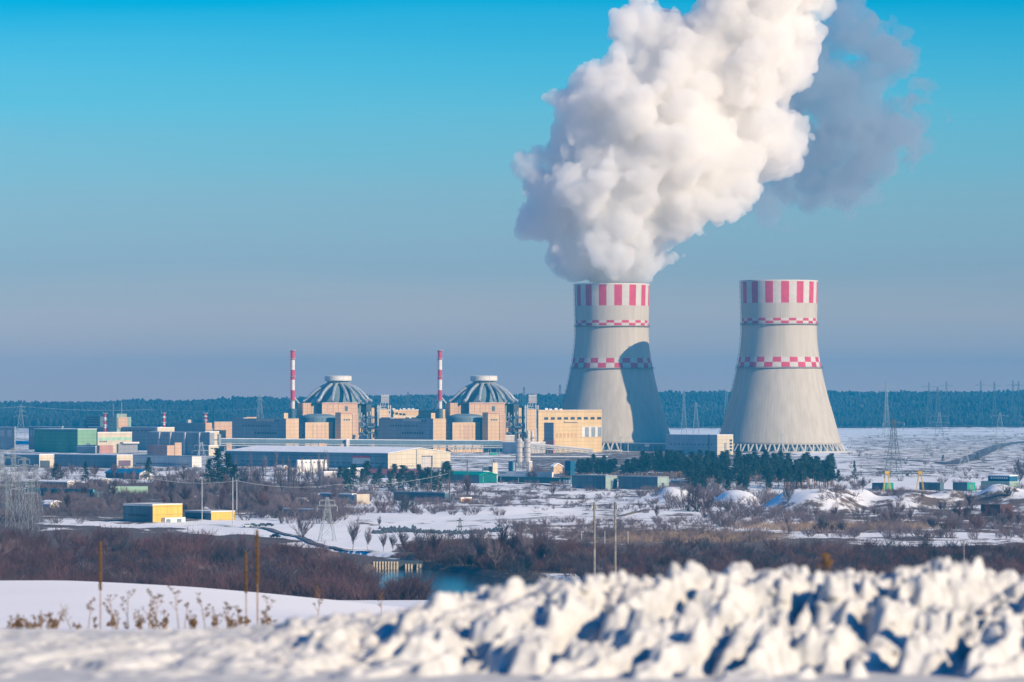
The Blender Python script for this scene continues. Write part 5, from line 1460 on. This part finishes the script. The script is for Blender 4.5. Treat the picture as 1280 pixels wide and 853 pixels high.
for px, py, h, v, w, lab in [(486, 618, 13, 3, 1.2, 'broad spruce standing alone between the garages and the bush'), (186, 601, 15, 3, 1.3, 'spruce right behind the white gable of the blue-roofed house'), (107, 603, 14, 4, 1.0, 'slim dark spruce in front of the long grey-blue shed'),
        (272, 611, 24, 4, 1.2, 'tallest dark spruce left of the warehouse'), (284, 612, 22, 3, 1.4, 'wide dark spruce next to the warehouse corner'), (262, 612, 18, 4, 1.3, 'left dark spruce of the clump by the warehouse'), (70, 604, 13, 3, 1.6, 'squat dark conifer by the cream gate'),
        (1068, 602, 13, 3, .7, 'narrow lone conifer on the snow left of the crane'), (1221, 575.5, 7, 3, 1.6, 'small dark bush-like conifer on the far snow slope'), (1179, 577, 6, 3, 1.6, 'small lone conifer on the far snow left of the road'), (294, 614, 16, 3, 1.3, 'low conifer at the right of the dark clump')]:
    conifer(px, py, h, v, lab, None, w)
# distant forest, one mass
def forest():
    Vs = []; Fs = []; Ms = []; off = 0
    N = 24000
    y = 7030 + (rng.random(N) ** 1.25) * 1950
    y[:2600] = 7010 + rng.random(2600) * 60
    x = (rng.random(N) * 2 - 1) * (0.150 * y + 60)
    z = terrain(x, y)
    h = rng.uniform(10, 16.5, N) * (0.62 + .55 * vnoise(x / 60, y / 150, 90) + .22 * vnoise(x / 14, y / 40, 95)); w = rng.uniform(2.6, 4.8, N)
    for j in range(N):
        k = 6; t = rng.random() * 6.28
        a = np.arange(k) * (2 * math.pi / k) + t
        jag = rng.uniform(.7, 1.25, k)
        r1 = w[j] * jag
        pts = [np.stack([x[j] + r1 * .55 * np.cos(a), y[j] + r1 * .55 * np.sin(a), z[j] + h[j] * .28 + 0 * a], 1),
               np.stack([x[j] + r1 * np.cos(a + .3), y[j] + r1 * np.sin(a + .3), z[j] + h[j] * (.55 + .1 * (jag - 1))], 1),
               np.stack([x[j] + r1 * .6 * np.cos(a), y[j] + r1 * .6 * np.sin(a), z[j] + h[j] * .9 + 0 * a], 1),
               np.array([[x[j], y[j], z[j] + h[j]], [x[j] - .3, y[j], z[j] - 1], [x[j] + .3, y[j], z[j] - 1]])]
        P = np.concatenate(pts)
        f = []
        for b_ in range(2):
            for q in range(k):
                f.append((off + b_ * k + q, off + b_ * k + (q + 1) % k, off + (b_ + 1) * k + (q + 1) % k, off + (b_ + 1) * k + q))
        for q in range(k): f.append((off + 2 * k + q, off + 2 * k + (q + 1) % k, off + 3 * k, off + 3 * k))
        f.append((off + 3 * k + 1, off + 3 * k + 2, off + k, off + k))
        Vs.append(P); Fs += f; Ms += [0] * (len(f) - 1) + [1]; off += len(P)
    V = np.concatenate(Vs)
    me = bpy.data.meshes.new('distant_forest')
    me.from_pydata(V.tolist(), [], [tuple(dict.fromkeys(f)) for f in Fs]); me.materials.append(M['forest']); me.materials.append(M['pine_bark'])
    me.polygons.foreach_set('material_index', Ms); me.update()
    o = bpy.data.objects.new('distant_forest', me); COL.objects.link(o); tag(o, 'dark blue-green forest covering the long ridge on the horizon', 'forest', kind='stuff')
forest()
# dark clods of earth along the snowfield
mb = MB()
for k in range(420):
    t_ = rng.random(); px = 466 + t_ * 160; py = 665 - 3 * math.sin(t_ * 7) + rng.normal(0, 1.1); d = gd(py); x = gx(px, d)
    mb.lathe(x, d, [(.2, T(x, d) - .3), (rng.uniform(.5, 1.3), T(x, d) + .2), (.1, T(x, d) + rng.uniform(.5, 1.5))], 5)
tag(mb.build('earth_clods', M['dark_wall']), 'broken line of dark earth clods across the snowfield', 'earth', kind='stuff')
# reeds
mb = MB()
for k in range(5500):
    a = rng.random()
    if a < .62: px = rng.uniform(930, 1150) + rng.normal(0, 20); py = rng.uniform(655, 662)
    else: px = rng.uniform(780, 960) + rng.normal(0, 20); py = rng.uniform(668, 678)
    d = gd(py); x = gx(px, d); z = T(x, d); h = rng.uniform(1.2, 2.6)
    mb.add([(x - .09, d, z), (x + .09, d, z), (x + rng.normal(0, .2), d, z + h)], [(0, 1, 2)])
tag(mb.build('reed_bed', M['reed']), 'pale brown dry reeds in a long belt at the river meadow', 'reeds', kind='stuff')
# ------------------------------------------------------------------ foreground: road edge, ploughed snow bank, dry weeds
GR = EYE - 1.7
o = MB().add([(-60, 2, GR + .02), (60, 2, GR + .02), (60, 24.3, GR + .02), (-60, 24.3, GR + .02)], [(0, 1, 2, 3)]).build('road', M['wet_road']); tag(o, kind='structure')
sm = bpy.data.materials.new('ploughed_snow'); sm.use_nodes = True
b_ = sm.node_tree.nodes['Principled BSDF']; b_.inputs['Base Color'].default_value = (0.9, 0.89, 0.88, 1); b_.inputs['Roughness'].default_value = 0.8; b_.inputs['Specular IOR Level'].default_value = .2
n_ = sm.node_tree.nodes.new('ShaderNodeTexNoise'); n_.inputs['Scale'].default_value = 9; n_.inputs['Detail'].default_value = 4
g2 = sm.node_tree.nodes.new('ShaderNodeNewGeometry'); sm.node_tree.links.new(g2.outputs['Position'], n_.inputs['Vector'])
rp_ = sm.node_tree.nodes.new('ShaderNodeValToRGB'); rp_.color_ramp.elements[0].position = .3; rp_.color_ramp.elements[0].color = (.42, .42, .41, 1); rp_.color_ramp.elements[1].position = .6; rp_.color_ramp.elements[1].color = (.60, .595, .575, 1)
sm.node_tree.links.new(n_.outputs['Fac'], rp_.inputs[0]); sm.node_tree.links.new(rp_.outputs[0], b_.inputs['Base Color'])
def bank_top(x):     # height of the crest above the road, metres, along the bank
    px = 640 + x / 26.8 * F
    py = np.interp(px, [-600, 0, 170, 300, 350, 410, 500, 540, 640, 760, 860, 940, 1000, 1100, 1180, 1280, 1900], [800, 800, 796, 790, 786, 774, 763, 754, 742, 732, 724, 718, 720, 724, 720, 724, 722])
    return np.maximum((HZ - py) / F * 26.8 + 1.7, .08)
nx_, ny_ = 1100, 330
xs = np.linspace(-9, 9, nx_); ys = np.linspace(23.3, 29.6, ny_)
Xg, Yg = np.meshgrid(xs, ys)
h0 = bank_top(Xg)
u = (Yg - 23.72) + (fbm(Xg * 1.3, Xg * 0, 91, 3) - .5) * .5 + .25 * smooth(-4, 0, Xg)
prof = np.interp(u, [0, .25, 1.3, 2.5, 3.1, 4.2, 5.45], [0, .16, .56, .97, 1.0, .55, 0.0])
Zg = h0 * prof
h0 = h0 - .045 * smooth(-3.2, -1, Xg)
Zg = h0 * prof
side = smooth(-6.0, -1.6, Xg)                  # the lumps are finer at the left, coarser at the right
# lumps: domes of many sizes, stretched down the slope and slanting
def lumps(n, r0, r1, amp, seed, slant=.55):
    r = np.random.default_rng(seed); Z = np.zeros_like(Xg)
    cx = r.uniform(-9, 9, n); cy__ = r.uniform(24.2, 28.6, n); rr = r.uniform(r0, r1, n); el = r.uniform(1.1, 2.8, n); an = r.normal(slant, .35, n); am = amp * r.uniform(.5, 1.3, n) * rr
    dx = xs[1] - xs[0]; dy = ys[1] - ys[0]
    for k in range(n):
        R_ = rr[k] * el[k] * 1.1
        i0 = max(0, int((cx[k] - R_ - xs[0]) / dx)); i1 = min(nx_, int((cx[k] + R_ - xs[0]) / dx) + 2)
        j0 = max(0, int((cy__[k] - R_ - ys[0]) / dy)); j1 = min(ny_, int((cy__[k] + R_ - ys[0]) / dy) + 2)
        if i1 <= i0 or j1 <= j0: continue
        X = Xg[j0:j1, i0:i1] - cx[k]; Y = Yg[j0:j1, i0:i1] - cy__[k]
        c, s_ = math.cos(an[k]), math.sin(an[k])
        a = (X * c - Y * s_) / rr[k]; b = (X * s_ + Y * c) / (rr[k] * el[k])
        q = np.clip(1 - (a * a + b * b) ** 1.8, 0, 1) ** .42 * am[k]
        np.maximum(Z[j0:j1, i0:i1], q, out=Z[j0:j1, i0:i1])
    return Z
env = np.clip(h0 * 2.2, .12, 1.0) * np.interp(u, [0, .1, .35, 4.2, 5.2], [0, .5, 1, 1, 0])
L1 = lumps(1500, .04, .09, 1.0, 1, .8); L2 = lumps(4200, .022, .05, 1.1, 2, .75); L3 = lumps(12000, .010, .026, 1.1, 3, .5)
rough = (fbm(Xg * 6, Yg * 6, 61, 4) - .5) * .08 + (fbm(Xg * 26, Yg * 26, 67, 3) - .5) * .05
s1 = Xg * .86 - Yg * .51; s2 = Xg * .51 + Yg * .86       # furrows slant up to the right
hollow = (smooth(.33, .60, fbm(s1 * 4.8, s2 * 1.9, 83, 2)) * .28 + smooth(.4, .6, fbm(s1 * 9.5, s2 * 4.5, 89, 2)) * .09) * (1 - .72 * smooth(2.0, 2.9, u))
Zg = Zg * .97 + env * (L1 * (.2 + .8 * side) + L2 * (.5 + .5 * side) + L3 * .8 + rough + .08 * side - .01 - hollow * (.35 + .65 * side))
Zg = np.maximum(Zg, 0.0) * smooth(23.35, 23.95, Yg + .15 * (vnoise(Xg * 3, Yg * 3, 5) - .5)) - .06 * (1 - smooth(23.3, 23.4, Yg))
Zt = terrain(Xg, Yg)
base = np.where(Yg < 27, GR, np.minimum(GR, Zt + .3))
fade = smooth(27.6, 29.6, Yg)
Zw = GR + Zg - fade * (GR - Zt)
V = np.stack([Xg, Yg, Zw + .03], -1).reshape(-1, 3)
i = np.arange(ny_ - 1)[:, None] * nx_ + np.arange(nx_ - 1)[None]
Fc = np.stack([i, i + 1, i + nx_ + 1, i + nx_], -1).reshape(-1, 4)
o = np_mesh('snow_bank', V, Fc, sm, smooth_=True); tag(o, kind='structure')
# loose chunks thrown up on the bank
cv = []; cf = []; off = 0
r = np.random.default_rng(77)
ico = bpy.data.meshes.new('tmp_ico')
import bmesh
bm = bmesh.new(); bmesh.ops.create_icosphere(bm, subdivisions=2, radius=1.0); IV = np.array([v.co[:] for v in bm.verts]); IF = np.array([[v.index for v in f.verts] for f in bm.faces]); bm.free(); bpy.data.meshes.remove(ico)
for k in range(1500):
    x = r.uniform(-5, 8) if k > 300 else r.uniform(-8, 8); y = r.uniform(24.6, 27.6)
    if x < -2.2 and r.random() < .5: continue
    s_ = r.uniform(.02, .05) * (1.0 if x > -1.5 else .55) * (1.5 if r.random() < .08 else 1)
    j = int(np.clip((y - ys[0]) / (ys[1] - ys[0]), 0, ny_ - 1)); ii = int(np.clip((x - xs[0]) / (xs[1] - xs[0]), 0, nx_ - 1))
    z = Zw[j, ii] + s_ * .25
    n = 1 + .35 * (hash01((IV[:, 0] * 3 + k).astype(int), (IV[:, 1] * 3).astype(int), (IV[:, 2] * 3).astype(int), k) - .5)
    P = IV * n[:, None] * s_ * np.array([1, 1.15, .85]) + np.array([x, y, z])
    cv.append(P); cf.append(IF + off); off += len(P)
o = np_mesh('loose_snow_chunks', np.concatenate(cv), np.concatenate(cf), sm, smooth_=True); tag(o, 'loose lumps of snow thrown up along the ploughed bank', 'snow', kind='stuff')

# dry weeds behind the bank at the left
def zt(x, y): return T(x, y)
def mullein(px, d, ytop, ybot_hint, r, label, lean=0.0):
    x = gx(px, d); z0 = zt(x, d); z1 = zz(ytop, d)
    t = thing('mullein_stalk', (x, d, z0), label, 'dry plant', 'tall dry mullein stalks')
    h = z1 - z0
    mb = MB(); mb.tube((x, d, z0 - .05), (x + lean * h * .5, d, z0 + h * .5), r * .42, r * .36, 8); mb.tube((x + lean * h * .5, d, z0 + h * .5), (x + lean * h, d, z1 - h * .1), r * .36, r * .2, 8); mb.build('stem', M['dry_stalk'], t)
    mb = MB(); rr_ = random.Random(int(px))
    n = 46
    for k in range(n):
        q = .46 + .54 * k / n; zc_ = z0 + h * q; w = r * (1.0 if k < n * .8 else 1 - (k - n * .8) / (n * .2) * .6)
        for a in range(6):
            an = a * 1.047 + k * .5; l = w * rr_.uniform(.75, 1.2)
            mb.tube((x + lean * h * q + math.cos(an) * w * .3, d + math.sin(an) * w * .3, zc_), (x + lean * h * q + math.cos(an) * l, d + math.sin(an) * l, zc_ + .014), .011, .006, 5)
    mb.lathe(x + lean * h * .73, d, [(r * .4, z0 + h * .46), (r * .5, z0 + h * .8), (r * .15, z1)], 8)
    mb.build('seed_spike', M['seed_head'], t)
mullein(125.5, 53, 677, 0, .019, 'lone tall brown mullein stalk at the left, apart from the pair')
mullein(322, 52, 663, 0, .024, 'tallest brown mullein stalk, the right one of the pair', -.004)
mullein(308, 54, 689, 0, .018, 'shorter brown mullein stalk just left of the tallest', -.01)
def weed(px, d, ytop, label, seed, style, grp='dry weeds on the snowfield edge', spread=.4):
    rr_ = random.Random(seed); d = 48 + (d - 33) * 1.1; x = gx(px, d); z0 = zt(x, d); h = zz(ytop, d) - z0
    t = thing('dry_weed', (x, d, z0), label, 'dry plant', grp)
    st = MB(); hd = MB()
    lean = rr_.uniform(-.10, .10) if style != 'lean' else -.6
    tops = []
    n = {'umbel': 1, 'tuft': 4, 'lean': 1}[style]
    for s_ in range(n):
        ax = Vector((lean + (rr_.uniform(-.35, .35) if n > 1 else 0), rr_.uniform(-.2, .2), 1)).normalized(); hh = h * (1 if s_ == 0 else rr_.uniform(.5, .9))
        p = Vector((x + rr_.uniform(-.03, .03) * (n > 1), d, z0 - .04)); pr = p; K = 7
        for k in range(K):
            ax = (ax + Vector((rr_.uniform(-.07, .07), 0, .02))).normalized(); q = pr + ax * (hh / K)
            st.tube(pr, q, .008 * (1 - k / K * .6), .008 * (1 - (k + 1) / K * .6), 5, caps=False)
            if k >= 2 and rr_.random() < .8:
                sd = rr_.choice((-1, 1)); L = hh * rr_.uniform(.14, .34) * (1.2 - k / K * .6)
                e = q + Vector((sd * rr_.uniform(.35, .8), rr_.uniform(-.3, .3), rr_.uniform(.5, 1))).normalized() * L
                st.tube(q, e, .005, .0035, 4, caps=False); tops.append(e)
                if rr_.random() < .5: tops.append(q.lerp(e, .55))
            pr = q
        tops.append(pr)
    for q in tops:
        if style == 'umbel':
            for k in range(6):
                e = q + Vector((rr_.uniform(-.03, .03), rr_.uniform(-.03, .03), rr_.uniform(.005, .03))); hd.tube(q, e, .003, .003, 4, caps=False); hd.tube(e, e + Vector((0, 0, .009)), .008, .006, 5)
        elif style == 'tuft':
            for k in range(2):
                e = q + Vector((rr_.uniform(-.02, .02), rr_.uniform(-.02, .02), rr_.uniform(-.05, .01))); hd.tube(e, e + Vector((rr_.uniform(-.01, .01), 0, .018)), .008, .004, 5)
        else: st.tube(q, q + Vector((0, 0, .01)), .005, .003, 5)
    if len(tops) < 24 or len(hd.v) < 900:
        st.add(hd.v, hd.f, 1); st.build('stem', [M['dry_stalk'], M['seed_head']], t)
    else:
        st.build('stem', M['dry_stalk'], t); hd.build('seed_head', M['seed_head'], t)
wl = [(15, 33, 768, 'tuft'), (22, 34, 778, 'tuft'), (50, 34, 764, 'tuft'), (62, 33, 770, 'tuft'), (71, 33, 758, 'tuft'), (92, 37, 748, 'lean'), (110, 40, 750, 'umbel'), (141, 38, 742, 'umbel'), (147, 36, 762, 'tuft'), (161, 38, 738, 'umbel'),
      (176, 37, 760, 'tuft'), (186, 37, 741, 'umbel'), (194, 37, 745, 'umbel'), (205, 38, 760, 'tuft'), (224, 38, 738, 'umbel'), (231, 38, 752, 'umbel'), (245, 36, 765, 'tuft'), (257, 38, 748, 'umbel'), (270, 38, 756, 'tuft'), (283, 38, 756, 'umbel'),
      (292, 37, 764, 'tuft'), (298, 37, 760, 'umbel'), (330, 38, 745, 'umbel'), (341, 38, 762, 'tuft'), (395, 43, 736, 'umbel'), (476, 60, 741, 'umbel'), (38, 33, 783, 'tuft'), (5, 33, 783, 'tuft')] + [(random.uniform(0, 350), random.uniform(33, 42), random.uniform(764, 780), random.choice(('tuft', 'umbel'))) for _ in range(22)]
names = {'tuft': 'scruffy brown tuft', 'umbel': 'branched dry weed with seed heads', 'lean': 'leaning bare twig'}
ref = ['at the far left edge of the snowfield', 'left of the lone mullein', 'right of the lone mullein', 'midway between the lone mullein and the pair', 'just left of the pair of mulleins', 'right of the pair of mulleins']
for k, (px, d, yt, stl) in enumerate(wl):
    g = 0 if px < 45 else 1 if px < 125 else 2 if px < 200 else 3 if px < 260 else 4 if px < 315 else 5
    weed(px, d, yt, f'{names[stl]} {ref[g]}', 100 + k, stl, grp=f'{names[stl]}s {ref[g]}')
for k, (px, yt, lab) in enumerate([(1032, 696, 'brown seed head poking above the snow bank at the right'), (1002, 707, 'thin twig above the snow bank at the right')]):
    x = gx(px, 31); z0 = GR - .2; t = thing('dry_weed', (x, 31, z0), lab, 'dry plant')
    z1 = zz(yt, 31); MB().tube((x, 31, z0), (x, 31, z1), .006, .004, 6).build('stem', M['dry_stalk'], t)
    if k == 0:
        hd = MB()
        for q in range(26): e = Vector((x + random.gauss(0, .02), 31 + random.gauss(0, .02), z1 - random.uniform(0, .10))); hd.tube(e, e + Vector((0, 0, .03)), .013, .008, 6)
        hd.build('seed_head', M['seed_head'], t)
